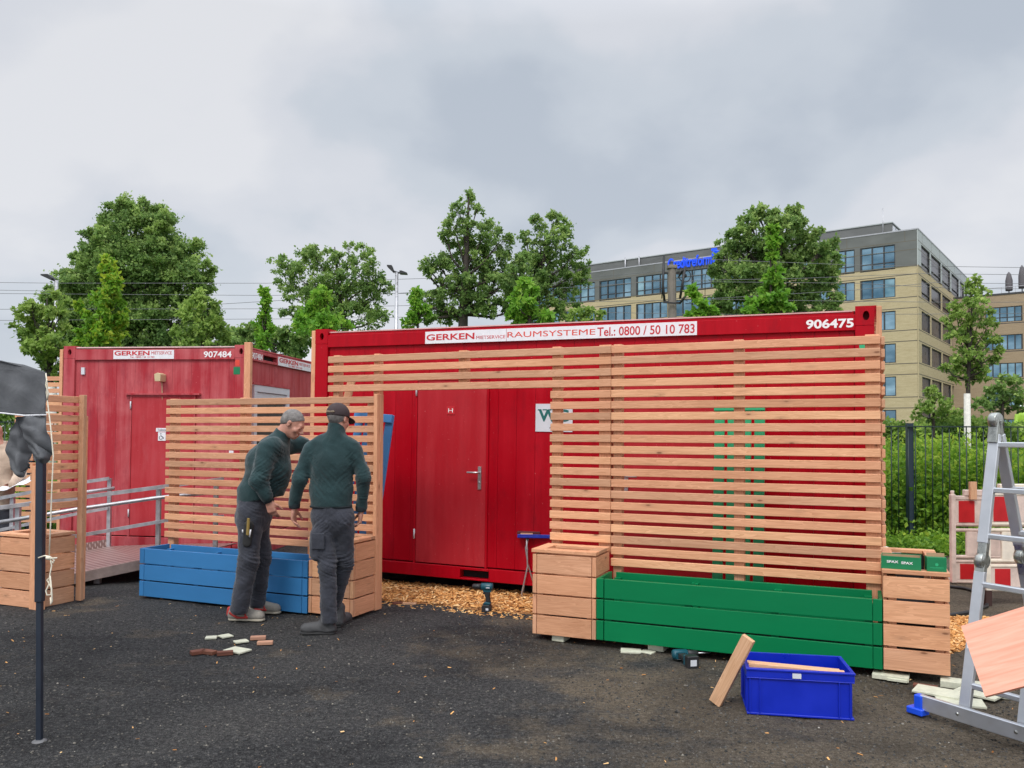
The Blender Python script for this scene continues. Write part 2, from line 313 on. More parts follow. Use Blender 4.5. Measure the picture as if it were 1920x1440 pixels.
# ---------------- text ----------------
def text(s,x0,x1,z0,z1,y,mat,parent,off=0.0,M=None,name='lettering',th=.0015):
    cu=bpy.data.curves.new('t','FONT'); cu.body=s; cu.extrude=.02; cu.offset=off; cu.resolution_u=4
    o=bpy.data.objects.new('t',cu); col.objects.link(o); dg=bpy.context.evaluated_depsgraph_get(); me=bpy.data.meshes.new_from_object(o.evaluated_get(dg))
    bpy.data.objects.remove(o)
    co=np.zeros(len(me.vertices)*3,dtype=np.float32); me.vertices.foreach_get('co',co); co=co.reshape(-1,3)
    mn,mx=co.min(0),co.max(0); X=x0+(co[:,0]-mn[0])/(mx[0]-mn[0])*(x1-x0); Z=z0+(co[:,1]-mn[1])/(mx[1]-mn[1])*(z1-z0); Yc=y-th*(co[:,2]-mn[2])/(mx[2]-mn[2])
    P=np.stack([X,Yc,Z],1)
    if M is not None: P=np.array([tuple(M@Vector(p)) for p in P],dtype=np.float32)
    me.vertices.foreach_set('co',P.astype(np.float32).ravel()); me.materials.clear(); me.materials.append(mat); me.update(); me.name=name
    o=bpy.data.objects.new(name,me); col.objects.link(o); o.parent=parent; return o
# ---------------- slatted screens ----------------
PT=.0896; SH=.0605
def slats(mb,x0,x1,ztop,n,y0=-.028,y1=0,jit=.0):
    for i in range(n):
        zt=ztop-i*PT+random.uniform(-.0015,.0015); mb.box(x0+random.uniform(-jit,jit),x1+random.uniform(-jit,jit),y0,y1,zt-SH,zt)
scr=yempty('slat_screen',0,0,label='big high screen of fir slats before the red cabin, with a lintel over the doorway',cat='wooden screen',group='slatted timber screens')
mb=MB(); ZT=2.325
slats(mb,-4.705,-1.978,ZT,4); 
for i in range(4,18): zt=ZT-i*PT; mb.box(-2.497+random.uniform(-.004,.004),-1.979,-.028,0,zt-SH,zt)
mb.build('slat_panel',M_wood,scr,bevel=.003)
mb=MB(); slats(mb,-1.976,-.0,ZT,20,jit=.001); mb.build('slat_panel',M_wood,scr,bevel=.003)
mb=MB(); 
for i in range(17): zt=ZT-.006-i*PT; mb.box(.004,.030,.0,1.0,zt-SH,zt)
mb.build('return_slats',M_wood,scr,bevel=.003)
for (a,b,z0) in ((-4.665,-4.60,1.0),(-4.225,-4.165,1.9),(-3.36,-3.28,ZT-3*PT-SH+.004),(-2.49,-2.415,.65),(-2.085,-1.985,.66),(-1.965,-1.895,.3),(-1.02,-.945,.3),(-.10,-.004,.06)):
    mb=MB(); mb.box(a,b,.003,.075,z0,ZT+.012); mb.build('post',M_wood,scr,bevel=.003)
ls=yempty('slat_screen',-6.69,0,label='lower screen of fir slats standing behind the blue planter and the two workers',cat='wooden screen',group='slatted timber screens')
mb=MB(); slats(mb,0,2.505,1.947,11,jit=.002); zt0=1.947-11*PT; slats(mb,0,2.03,zt0,5,jit=.002); 
for i in range(11,15): zt=1.947-i*PT; mb.box(2.035,2.505,-.028,0,zt-SH,zt)
mb.build('slat_panel',M_wood,ls,bevel=.003)
for (a,b,y0,z0,z1) in ((.02,.10,.003,.3,1.955),(.93,1.01,.003,.3,1.955),(1.97,2.03,.003,.3,1.955),(2.40,2.475,.003,.6,1.94)):
    mb=MB(); mb.box(a,b,y0,y0+.07,z0,z1); mb.build('post',M_wood,ls,bevel=.003)
mb=MB(); mb.box(2.508,2.545,-.06,.05,.02,1.965); mb.build('end_post',M_wood,ls,bevel=.003)
# ---------------- planters ----------------
BH,BP=.145,.158
def tallbox(s0,s1,v0,v1,z0,lab,lid=True,full=False,name='tall_planter',mat=M_wood,liner=False,nrow=4):
    w_,d_=s1-s0,v1-v0; r=yempty(name,s0,v0,z0,label=lab,cat='planter box',group='tall wooden planter boxes')
    mb=MB(); t=.024; c=.032
    for i in range(nrow):
        a=i*BP; b=a+BH
        if full: mb.box(-.001,w_+.001,-.004,t-.004,a,b-.006)
        else: mb.box(c+.004,w_-c-.004,0,t,a,b)
        mb.box(c+.004,w_-c-.004,d_-t,d_,a,b)
        mb.box(0,t,c,d_-.004,a,b); mb.box(w_-t,w_,c,d_-.004,a,b)
        for x in (0,w_-c): mb.box(x+(.0245 if full else 0),x+c-(.0245 if full else 0),(.021 if full else .001),(.024 if full else .028),a,b)
    mb.build('board_wall',mat,r,bevel=.003,seg=2)
    for x in (.03,w_-.08):
        for y in (.03,d_-.08): mb=MB(); mb.box(x,x+.05,y,y+.05,.0,nrow*BP-.02); mb.build('corner_batten',mat,r)
    if lid:
        z=nrow*BP; mb=MB(); q=.085
        mb.box(-.008,w_+.004,-.008,q,z,z+.028); mb.box(-.008,w_+.004,d_-q,d_,z,z+.028); mb.box(-.008,q,q+.001,d_-q-.001,z,z+.028); mb.box(w_-q,w_+.004,q+.001,d_-q-.001,z,z+.028)
        mb.build('lid_frame',mat,r,bevel=.004,seg=2)
    mb=MB(); mb.box(.06,w_-.06,.06,d_-.06,.02,.10 if not liner else .4); mb.build('liner',M_dark,r)
    if liner:
        mb=MB(); mb.box(.075,w_-.075,d_-.088,d_-.084,.42,.63); mb.box(.075,.079,.06,d_-.09,.42,.63); mb.build('liner_film',M_black,r)
    return r
tallbox(-2.50,-1.985,-.40,-.03,.055,'tall wooden planter box with a framed lid left of the green planter')
tallbox(.0,.39,-.40,.80,.065,'tall wooden planter box with an open black lined top right of the green planter',liner=True,full=True)
tallbox(-4.62,-4.155,-.40,-.04,.03,'tall wooden planter box right of the blue planter, behind the worker in the cap')
tallbox(-7.53,-6.995,-1.20,-.81,.01,'tall wooden planter box at the left edge behind the tent pole')
def lowbox(s0,s1,v0,v1,z0,lab,mat,name='long_planter'):
    w_,d_=s1-s0,v1-v0; r=yempty(name,s0,v0,z0,label=lab,cat='planter box')
    mb=MB(); t=.024;c=.06
    for i in range(3):
        a=i*BP;b=a+BH
        mb.box(c+.003,w_-c-.003,0,t,a,b);mb.box(c,w_-c,d_-t,d_,a,b)
        mb.box(0,t,.03,d_,a,b);mb.box(w_-t,w_,.03,d_,a,b)
        for x in (0,w_-c): mb.box(x,x+c-.004,.002,.028,a,b)
    mb.build('board_wall',mat,r,bevel=.003,seg=2)
    for x in np.linspace(.06,w_-.11,4):
        for y in (.026,d_-.076): mb=MB(); mb.box(x,x+.05,y,y+.05,.0,3*BP-.05); mb.build('inner_batten',mat,r)
    mb=MB(); mb.box(.03,w_-.03,.03,d_-.03,.02,.24); mb.build('liner',M_dark,r)
lowbox(-1.981,-.004,-.405,-.045,.06,'long planter box painted glossy green between two tall wooden boxes',M_green)
lowbox(-6.62,-4.63,-.40,-.04,.018,'long planter box painted sky blue behind the two workers',M_blue)
# corner posts and side screen at the left edge
P=yard(-6.995,-1.20); ss=empty('slat_screen',P,-YA,label='narrow side screen of fir slats rising from the planter at the left edge',cat='wooden screen',group='slatted timber screens')
mb=MB()
for i in range(12): zt=1.945-i*PT; mb.box(.0,.026,.02,.385,zt-SH,zt)
mb.build('slat_panel',M_wood,ss,bevel=.003)
mb=MB(); mb.box(.03,.095,.375,.41,.02,1.96); mb.build('post',M_wood,ss,bevel=.003)
mb=MB(); mb.box(.028,.075,-.035,.03,.005,1.42); mb.build('post',M_wood,ss,bevel=.003)
mb=MB(); mb.box(.030,.062,.412,.455,.02,1.76); mb.build('post',M_wood,ss,bevel=.003)
mb=MB(); mb.box(-.06,.026,-.03,-.002,.005,1.30); mb.build('corner_board',M_wood,ss,bevel=.003)
mb=MB()
for i in range(6,15): zt=1.945-i*PT; mb.box(-.09,-.062,-.02,.008,zt-SH,zt)
mb.build('slat_ends',M_wood,ss)
# ---------------- containers ----------------
CW,CH=5.68,2.60
ct=empty('office_container',yard(-5.706,1.10,.155),rot=(0,rad(.55),-YA),label='bright red steel container cabin with WC sign and white number 906475',cat='container',group='red container cabins')
def BC(px,py): s,z=SP(px,py,1.10); return s+5.706, z-.155+.0096*(s+5.706)
def wallbox(mb,x0,x1,z0,z1,y=.03,holes=(),step=.1985):
    # wall skin with shallow vertical seams, leaving rectangular holes
    xs_=sorted(set([x0,x1]+[h[0] for h in holes]+[h[1] for h in holes]+list(np.arange(x0+.06,x1,step))))
    seams=set(np.round(np.arange(x0+.06,x1,step),4))
    for a,b in zip(xs_[:-1],xs_[1:]):
        aa=a+(.0025 if round(float(a),4) in seams else 0)
        hh=[h for h in holes if h[0]-1e-6<=a and b<=h[1]+1e-6]
        segs=[(z0,z1)]
        for h in hh: segs=[t for sg in segs for t in ((sg[0],max(sg[0],h[2])),(min(sg[1],h[3]),sg[1])) if t[1]-t[0]>1e-3]
        for (c,d) in segs: mb.box(aa,b,y,y+.05,c,d)
dx0,dz0=BC(775,1058); dx1,_=BC(909,1069); _,dz1=BC(783,712); dz0=.128; 
ex0=BC(1163,700)[0]; ex1=BC(1326,700)[0]
D1=(dx0,dx1,dz0,dz1); D2=(ex0,ex0+.86,dz0,dz1)
mb=MB(); wallbox(mb,.17,CW-.17,.14,2.42,holes=(D1,D2)); mb.box(.0,CW,.12,2.40,.14,2.40) ; mb.build('wall',M_red,ct)
mb=MB(); mb.box(.165,CW-.165,0,.10,2.40,2.535); mb.box(.175,CW-.175,.02,.08,2.535,2.565); mb.build('top_rail',M_red,ct,bevel=.004)
mb=MB(); mb.box(.165,CW-.165,.03,2.40,2.567,2.572); mb.box(.19,CW-.19,.012,.03,2.562,2.573); mb.build('roof_edge',plain('pale_roof_trim',(.70,.40,.38),.4,var=.2),ct)
fp0=BC(862,1080)[0]; fp1=BC(916,1080)[0]
mb=MB(); mb.box(.165,fp0,0,.09,0,.125); mb.box(fp1,CW-.165,0,.09,0,.125); mb.box(fp0+.001,fp1-.001,0.001,.09,.10,.124); mb.box(fp0+.001,fp1-.001,0.001,.09,.0,.018); 
mb.build('bottom_rail',M_red,ct,bevel=.003)
mb=MB(); mb.box(.1,CW-.1,.095,2.3,.0,.13); mb.build('floor_frame',M_dark,ct)
mb=MB(); mb.box(.12,CW-.12,2.30,2.40,.14,2.4); mb.build('back_wall',M_red,ct)
for x in (0,CW-.165):
    for y in (0,2.235):
        mb=MB(); mb.box(x,x+.165,y,y+.165,.0,2.44); mb.build('corner_post',M_red,ct,bevel=.004)
def casting(x,y,par,mat,z=2.442,h=.163):
    mb=MB(); n=16; q=.165
    # block with an oval hole in the front face
    hx,hz,rx,rz=x+q*.52,z+h*.5,.026,.040
    ring=[(hx+rx*math.cos(2*math.pi*k/n),hz+rz*math.sin(2*math.pi*k/n)) for k in range(n)]
    outr=[]
    for k in range(n):
        c,s_=math.cos(2*math.pi*k/n),math.sin(2*math.pi*k/n); m_=max(abs(c),abs(s_)); outr.append((x+q/2+c/m_*q/2,z+h/2+s_/m_*h/2))
    vs=[(a,y,b) for a,b in ring]+[(a,y,b) for a,b in outr]+[(a,y+.045,b) for a,b in ring]
    fs=[(n+k,n+(k+1)%n,(k+1)%n,k) for k in range(n)]+[(k,(k+1)%n,2*n+(k+1)%n,2*n+k) for k in range(n)]
    mb.add(vs,fs); mb.box(x,x+q,y+.12,y+q,z,z+h); mb.box(x,x+.012,y+.0005,y+.12,z,z+h); mb.box(x+q-.012,x+q,y+.0005,y+.12,z,z+h); mb.box(x+.012,x+q-.012,y+.0005,y+.12,z+h-.012,z+h); mb.box(x+.012,x+q-.012,y+.0005,y+.12,z,z+.012)
    return mb.build('corner_casting',mat,par)
casting(0,0,ct,M_red); casting(CW-.165,0,ct,M_red)
def door(D,par,mat,frame_mat,handle='r'):
    x0,x1,z0,z1=D; mb=MB(); mb.box(x0+.012,x1-.012,.014,.05,z0+.01,z1-.012); 
    d=mb.build('door',mat,par,bevel=.003)
    mb=MB(); mb.box(x0-.012,x0+.010,.008,.05,z0,z1+.012); mb.box(x1-.010,x1+.012,.008,.05,z0,z1+.012); mb.box(x0+.0105,x1-.0105,.008,.05,z1-.010,z1+.012); mb.build('door_frame',frame_mat,par)
    for zz in (z0+.3,z1-.12): mb=MB(); mb.tube([(x0+.002,.0,zz-.05),(x0+.002,.0,zz+.05)],.009); mb.build('hinge',M_signg,d)
    return d
d1=door(D1,ct,M_redd,M_red); d2=door(D2,ct,M_redd,M_red)
def handle(px,py,par,flip=1,xx=None):
    x,z=BC(px,py) if xx is None else xx; mb=MB()
    mb.box(x-.018,x+.018,.002,.013,z-.17,z+.06); mb.tube([(x,.0,z),(x,-.045,z),(x-.012*flip,-.05,z),(x-.115*flip,-.05,z)],.0095); mb.tube([(x,-.001,z-.10),(x,.0,z-.10),(x,.002,z-.10)],.010)
    mb.build('handle',M_steel,par,bevel=.002)
handle(897,886,d1); hx=BC(1172,893); handle(0,0,d2,-1,hx)
# plates and lettering
def plate(par,x0,x1,z0,z1,mat,y=-.004,name='sign_plate',yb=0.0):
    mb=MB(); mb.box(x0,x1,y,yb,z0,z1); return mb.build(name,mat,par)
sx0,sz1=BC(794,627); sx1=BC(1302,606)[0]; sxm=BC(946,620)[0]; zA,zB=2.405,2.53
q=plate(ct,sx0,sxm-.002,zA,zB,M_signw); 
gx=BC(886,630)[0]; text('GERKEN',sx0+.015,gx,zA+.032,zB-.028,-.004,M_letr,q,.022); text('MIETSERVICE',gx+.02,sxm-.012,zA+.030,zB-.062,-.004,M_letr,q)
q=plate(ct,sxm+.002,sx1,zA,zB,M_signw); ra=BC(1112,620)[0]
text('RAUMSYSTEME',sxm+.010,ra,zA+.035,zB-.035,-.004,M_leto,q,.0); text('Tel.: 0800 / 50 10 783',ra+.02,sx1-.02,zA+.018,zB-.022,-.004,M_letr,q,.012)
nx0=BC(1506,607)[0]; nx1=BC(1595,607)[0]; text('906475',nx0,nx1,2.425,2.505,-.001,M_letw,ct,.03,name='number')
h0=BC(834,762); h1=BC(849,777); q=plate(d1,h0[0],h1[0],h1[1],h0[1],M_letr,y=.008,yb=.0139); text('H',h0[0]+.02,h1[0]-.02,h1[1]+.02,h0[1]-.02,.008,M_letw,q,.0)
w0=BC(1000,757); w1=BC(1069,810); q=plate(ct,w0[0],w1[0],w1[1],w0[1],M_signg,y=.022,yb=.029); ww=w1[0]-w0[0]; hh=w0[1]-w1[1]
text('WC',w0[0]+.08*ww,w1[0]-.10*ww,w1[1]+.36*hh,w0[1]-.20*hh,.022,M_letg,q,.03); text('NE',w0[0]+.39*ww,w0[0]+.47*ww,w1[1]+.11*hh,w1[1]+.165*hh,.022,M_letk,q,.03)
for (a_,b_) in ((.06,.16),(.19,.31),(.34,.44)): mb=MB(); mb.box(w0[0]+a_*ww,w0[0]+b_*ww,.0205,.022,w0[1]-.235*hh,w0[1]-.195*hh); mb.build('serif',M_letg,q)
g0=BC(1606,643); q=plate(ct,g0[0],g0[0]+.10,g0[1]-.10,g0[1],M_greenb,y=-.003,name='sticker')
# timbers strapped to the cabins
def timber(p,w_,d_,h_,lab,tilt=(0,0),rz=-YA,mat=M_wood,z=0):
    mb=MB(); mb.box(0,w_,0,d_,0,h_); o=mb.build('timber_post',mat,None,loc=(p[0],p[1],z),rot=(tilt[0],tilt[1],rz),bevel=.004)
    tag(o,lab,'post','timber posts strapped to the cabins'); return o
timber(yard(-5.706-.065,1.12),.06,.12,2.75,'upright timber at the left corner of the bright red cabin',(0,rad(.5)))
timber(yard(-.022,1.10),.062,.10,2.70,'upright timber at the right corner of the bright red cabin',(0,0))
# faded cabin
A2=rad(7.86); U2=np.array([math.cos(A2),-math.sin(A2),0]); V2=np.array([math.sin(A2),math.cos(A2),0]); P2=np.array([-3.393,10.45,0.]); W2=2.55; LN=6.0
fc=empty('office_container',(P2[0],P2[1],.13),rot=(0,rad(.2),-A2),label='faded pinkish red container cabin with number 907484 behind the ramp',cat='container',group='red container cabins')
def FC(px,py): x,z=plane(px,py,P2,U2); return x,z-.13
def FS(px,py): y,z=plane(px,py,P2,V2); return y,z-.13
TZ=2.60
def dwall(mb,D,z0,z1,x0,x1): wallbox(mb,x0,x1,z0,z1,holes=(D,),step=.26)
fx0,fz1=FC(244,743); fx1=FC(363,743)[0]; DF=(fx0,fx1,.13,fz1)
mb=MB(); dwall(mb,DF,.14,2.45,-W2+.16,-.16); mb.box(-W2+.05,-.06,.09,LN,.14,2.42); mb.build('wall',M_redf,fc)
wy0,wz1=FS(475,721); wy1=FS(541,729)[0]
mb=MB(); # side wall with seams facing +x
M90=Matrix.Rotation(rad(90),4,'Z')
wallbox(mb,.16,LN-.16,.14,2.42,y=.03,holes=((wy0,wy1,wz1-1.15,wz1),),step=.26)
mb.v=[(-p[1],p[0],p[2]) for p in mb.v]; mb.f=[f for f in mb.f]; mb.build('side_wall',M_redf,fc)
for x in (-W2,-.16):
    for y in (0,LN-.16):
        mb=MB(); mb.box(x,x+.16,y,y+.16,-.125,2.44); mb.build('corner_post',M_redf,fc,bevel=.004)
casting(-W2,0,fc,M_redf); casting(-.165,0,fc,M_redf)
mb=MB(); mb.box(-W2+.166,-.166,0,.09,2.42,2.56); mb.build('top_rail',M_redf,fc,bevel=.003); mb=MB(); mb.box(-W2+.17,-.17,.0,.09,-.12,.125); mb.build('bottom_rail',M_redf,fc,bevel=.003)
sl0=FS(493,668)[0]; sl1=FS(519,668)[0]
mb=MB(); mb.box(-.09,0,.166,sl0,2.42,2.56); mb.box(-.09,0,sl1,LN-.16,2.42,2.56); mb.box(-.09,-.001,sl0,sl1,2.52,2.56); mb.box(-.09,-.001,sl0,sl1,2.42,2.455); mb.box(-.09,-.001,.165,LN-.16,2.565,2.585); mb.box(-.09,0,.166,LN-.16,-.125,.125); mb.build('side_rail',M_redf,fc,bevel=.003)
mb=MB(); mb.box(-W2+.1,-.1,.1,LN,.02,.13); mb.box(-.088,-.07,sl0-.02,sl1+.02,2.43,2.54); mb.build('floor_frame',M_dark,fc)
mb=MB(); mb.box(-W2+.15,-.15,.02,LN-.1,2.577,2.592); mb.build('roof_edge',plain('pale_roof_edge',(.72,.52,.50),.5,var=.2),fc)
dfo=door(DF,fc,M_redfd,M_redf); mb=MB(); mb.box(fx0-.08,fx1+.08,-.02,.045,fz1+.013,fz1+.035); mb.build('rain_strip',M_redf,fc)
s0=FC(212,655); s1=FC(325,676); q=plate(fc,s0[0],s1[0],2.43,2.545,M_signw); wq=s1[0]-s0[0]
text('GERKEN',s0[0]+.015,s0[0]+.60*wq,2.475,2.535,-.004,M_letr,q,.03); text('MIETSERVICE',s0[0]+.63*wq,s1[0]-.03,2.487,2.528,-.004,M_letr,q); text('Tel.: 0800 / 50 10 783',s0[0]+.28*wq,s0[0]+.68*wq,2.443,2.465,-.004,M_letr,q)
n0=FC(381,664)[0]; n1_=FC(433,664)[0]; text('907484',n0,n1_,2.445,2.525,-.001,M_letw,fc,.02,name='number')
RS=Matrix(((0,-1,0,0),(1,0,0,0),(0,0,1,0),(0,0,0,1)))
sy0=FS(520,680)[0]; mb=MB(); mb.box(.0,.004,sy0,sy0+1.2,2.425,2.545); q=mb.build('sign_plate',M_signw,fc)
text('GERKEN',sy0+.04,sy0+.70,2.47,2.535,-.004,M_letr,q,.03,M=RS); text('MIETSERVICE',sy0+.74,sy0+1.16,2.485,2.525,-.004,M_letr,q,M=RS); text('Tel.: 0800 / 50 10 783',sy0+.35,sy0+.85,2.435,2.46,-.004,M_letr,q,M=RS)
ny=FS(491,668)[0]; text('907484',.14,ny,2.44,2.525,-.001,M_letw,fc,.02,M=RS,name='number')
# side window
mb=MB(); zb=wz1-1.15; t=.09
for (a,b,c,d) in ((wy0,wy1,wz1-t,wz1),(wy0,wy1,zb,zb+t),(wy0,wy0+t,zb+t,wz1-t),(wy1-t,wy1,zb+t,wz1-t)): mb.box(-.06,.012,a,b,c,d)
wf=mb.build('window',M_signg,fc,bevel=.004)
mb=MB(); mb.box(-.05,-.02,wy0+t,wy1-t,zb+t,wz1-t-.12); mb.build('pane',plain('dark_glass',(.07,.06,.07),.15,.2),wf); mb=MB(); mb.box(-.045,-.005,wy0+t+.004,wy1-t-.004,wz1-t-.12,wz1-t-.004); mb.build('shutter_box',M_signg,wf)
mb=MB(); mb.box(0,.02,wy0-.04,wy1+.04,wz1+.004,wz1+.03); mb.build('rain_strip',M_redf,fc)
l0=FC(302,709); mb=MB(); mb.prism([(l0[0]-.035,l0[1]-.05),(l0[0]+.04,l0[1]-.05),(l0[0]+.045,l0[1]+.04),(l0[0]+.0,l0[1]+.06),(l0[0]-.045,l0[1]+.04)],-.10,.03); mb.tube([(l0[0]+.005,.0,l0[1]-.05),(l0[0]+.005,.02,l0[1]-.3)],.006); mb.build('wall_lamp',plain('yellowed_lamp',(.60,.48,.28),.4),fc,bevel=.008)
for (a,b,c,d,mm,nm) in ((150,156,690,703,M_signg,'sticker'),(437,449,688,702,M_greenc,'sticker'),(440,448,675,686,M_leto,'sticker'),(291,315,803,810,M_signw,'sign_plate'),(428,447,845,851,M_signw,'sticker')):
    a_,z_=FC(a,c); b_,y_=FC(b,d); yy=-.003 if a>430 or a<150 else .010
    q=plate(fc,a_,b_,y_,z_,mm,y=yy,name=nm,yb=yy+.02)
    if a==291: text('Toiletten',a_+.02,b_-.02,y_+.01,z_-.01,yy,M_letk,q)
a_,z_=FC(295,811); b_,y_=FC(309,827); q=plate(fc,a_,b_,y_,z_,M_signw,y=.008,name='sign_plate',yb=.03)
mb=MB(); cx,cz=(a_+b_)/2,(z_+y_)/2; 
mb.tube([(cx-.012+.022*math.cos(t_),.007,cz-.015+.022*math.sin(t_)) for t_ in np.linspace(2.2,6.4,12)],.0035,6); mb.tube([(cx-.012,.007,cz+.022),(cx-.008,.007,cz),(cx+.016,.007,cz-.002),(cx+.026,.007,cz-.028)],.0045,6); mb.ellip((cx-.013,.007,cz+.036),(.007,.004,.007)); mb.build('wheelchair_symbol',M_letk,q)
timber((P2[0]-.005,P2[1]-.07),.085,.065,2.76,'upright timber at the right corner of the faded cabin, behind the slat screen',rz=-A2)
pl=P2-U2*(W2+.05); timber(pl,.045,.1,2.7,'upright timber at the left edge of the faded cabin',rz=-A2)
# far slat screen behind the faded cabin's left side
p=at(100,710,12.0); r=empty('slat_screen',(p[0]-.35,12,0),-A2,label='distant piece of slat screen left of the faded cabin, behind the black canopy',cat='wooden screen',group='slatted timber screens')
mb=MB(); slats(mb,-.2,.55,2.42,24); mb.build('slat_panel',M_wood,r); mb=MB(); mb.box(.48,.55,.003,.07,0,2.44); mb.build('post',M_wood,r)
# ---------------- slatted panels leaning behind the screens ----------------
def slatpanel(loc,rot,mat,lab,n=4,w_=.41,h_=1.78,bw=.083):
    r=empty('slatted_panel',loc,rot=rot,label=lab,cat='wooden panel',group='painted slatted panels')
    for i in range(n):
        x=i*(w_-bw)/(n-1); mb=MB(); mb.box(x,x+bw,0,.028,0,h_); mb.build('board',mat,r,bevel=.003)
    mb=MB(); mb.box(-.002,w_+.002,-.03,-.001,h_-.078,h_+.002); mb.build('crossbar',mat,r,bevel=.003); mb=MB(); mb.box(0,w_,.029,.06,.2,.28); mb.build('crossbar',mat,r,bevel=.003)
gp=SP(1335,764,.55); slatpanel(yard(gp[0],.50,.03),(rad(-6),0,-YA),M_greenb,'light green panel of upright boards leaning behind the big slat screen',h_=1.87)
bp=SP(738,766,.52); slatpanel(yard(bp[0]-.43-.14,.30,.04),(rad(-7),rad(4.5),-YA),M_bluel,'sky blue panel of upright boards leaning behind the lower screen',h_=1.80,w_=.43)
mb=MB(); p0=SP(640,748,.25); p1=SP(655,716,.25); mb.beam(yard(p0[0]-.03,.25,1.6),yard(p1[0],.3,2.14),.05,.07); tag(mb.build('plank',M_woodl,bevel=.003),'loose plank sticking up behind the slats above the capped worker','plank')
# ---------------- SDF figures ----------------
def surface_nets(D,org,h):
    sg=D<0; nx,ny,nz=D.shape
    c=np.zeros((nx-1,ny-1,nz-1),np.int8)
    for i in (0,1):
        for j in (0,1):
            for k in (0,1): c+=sg[i:nx-1+i,j:ny-1+j,k:nz-1+k]
    act=(c>0)&(c<8); idx=np.full(act.shape,-1,np.int64); I=np.argwhere(act); idx[act]=np.arange(len(I))
    acc=np.zeros((len(I),3)); cnt=np.zeros(len(I))
    cs=[(0,0,0),(1,0,0),(0,1,0),(1,1,0),(0,0,1),(1,0,1),(0,1,1),(1,1,1)]
    for a in range(8):
        for b in range(a+1,8):
            if sum(abs(cs[a][q]-cs[b][q]) for q in range(3))!=1: continue
            A=I+cs[a];B=I+cs[b]; da=D[A[:,0],A[:,1],A[:,2]]; db=D[B[:,0],B[:,1],B[:,2]]; mk=(da<0)!=(db<0)
            t=np.where(mk,da/(da-db+1e-12),0)[:,None]; acc+=np.where(mk[:,None],A+(B-A)*t,0); cnt+=mk
    V=org+acc/cnt[:,None]*h; F=[]
    for ax in range(3):
        o=[q for q in range(3) if q!=ax]; s0=[slice(1,-1)]*3; s0[ax]=slice(0,-1)
        e=[0,0,0]; e[ax]=1; a_=sg[1:-1,1:-1,1:-1] if False else None
        S=[slice(1,D.shape[q]-1) for q in range(3)]; S[ax]=slice(0,D.shape[ax]-1); S2=list(S); S2[ax]=slice(1,D.shape[ax])
        x0=sg[tuple(S)];x1=sg[tuple(S2)]; E=np.argwhere(x0!=x1); 
        if not len(E): continue
        inside=x0[E[:,0],E[:,1],E[:,2]]; P=E.copy(); 
        for q in o: P[:,q]+=1
        q1,q2=(ax+1)%3,(ax+2)%3; u=np.zeros(3,int);u[q1]=1; v=np.zeros(3,int);v[q2]=1
        g=lambda Q:idx[Q[:,0],Q[:,1],Q[:,2]]
        quad=np.stack([g(P-u-v),g(P-v),g(P),g(P-u)],1); quad[~inside]=quad[~inside][:,::-1]; F.append(quad)
    return V,np.concatenate(F)
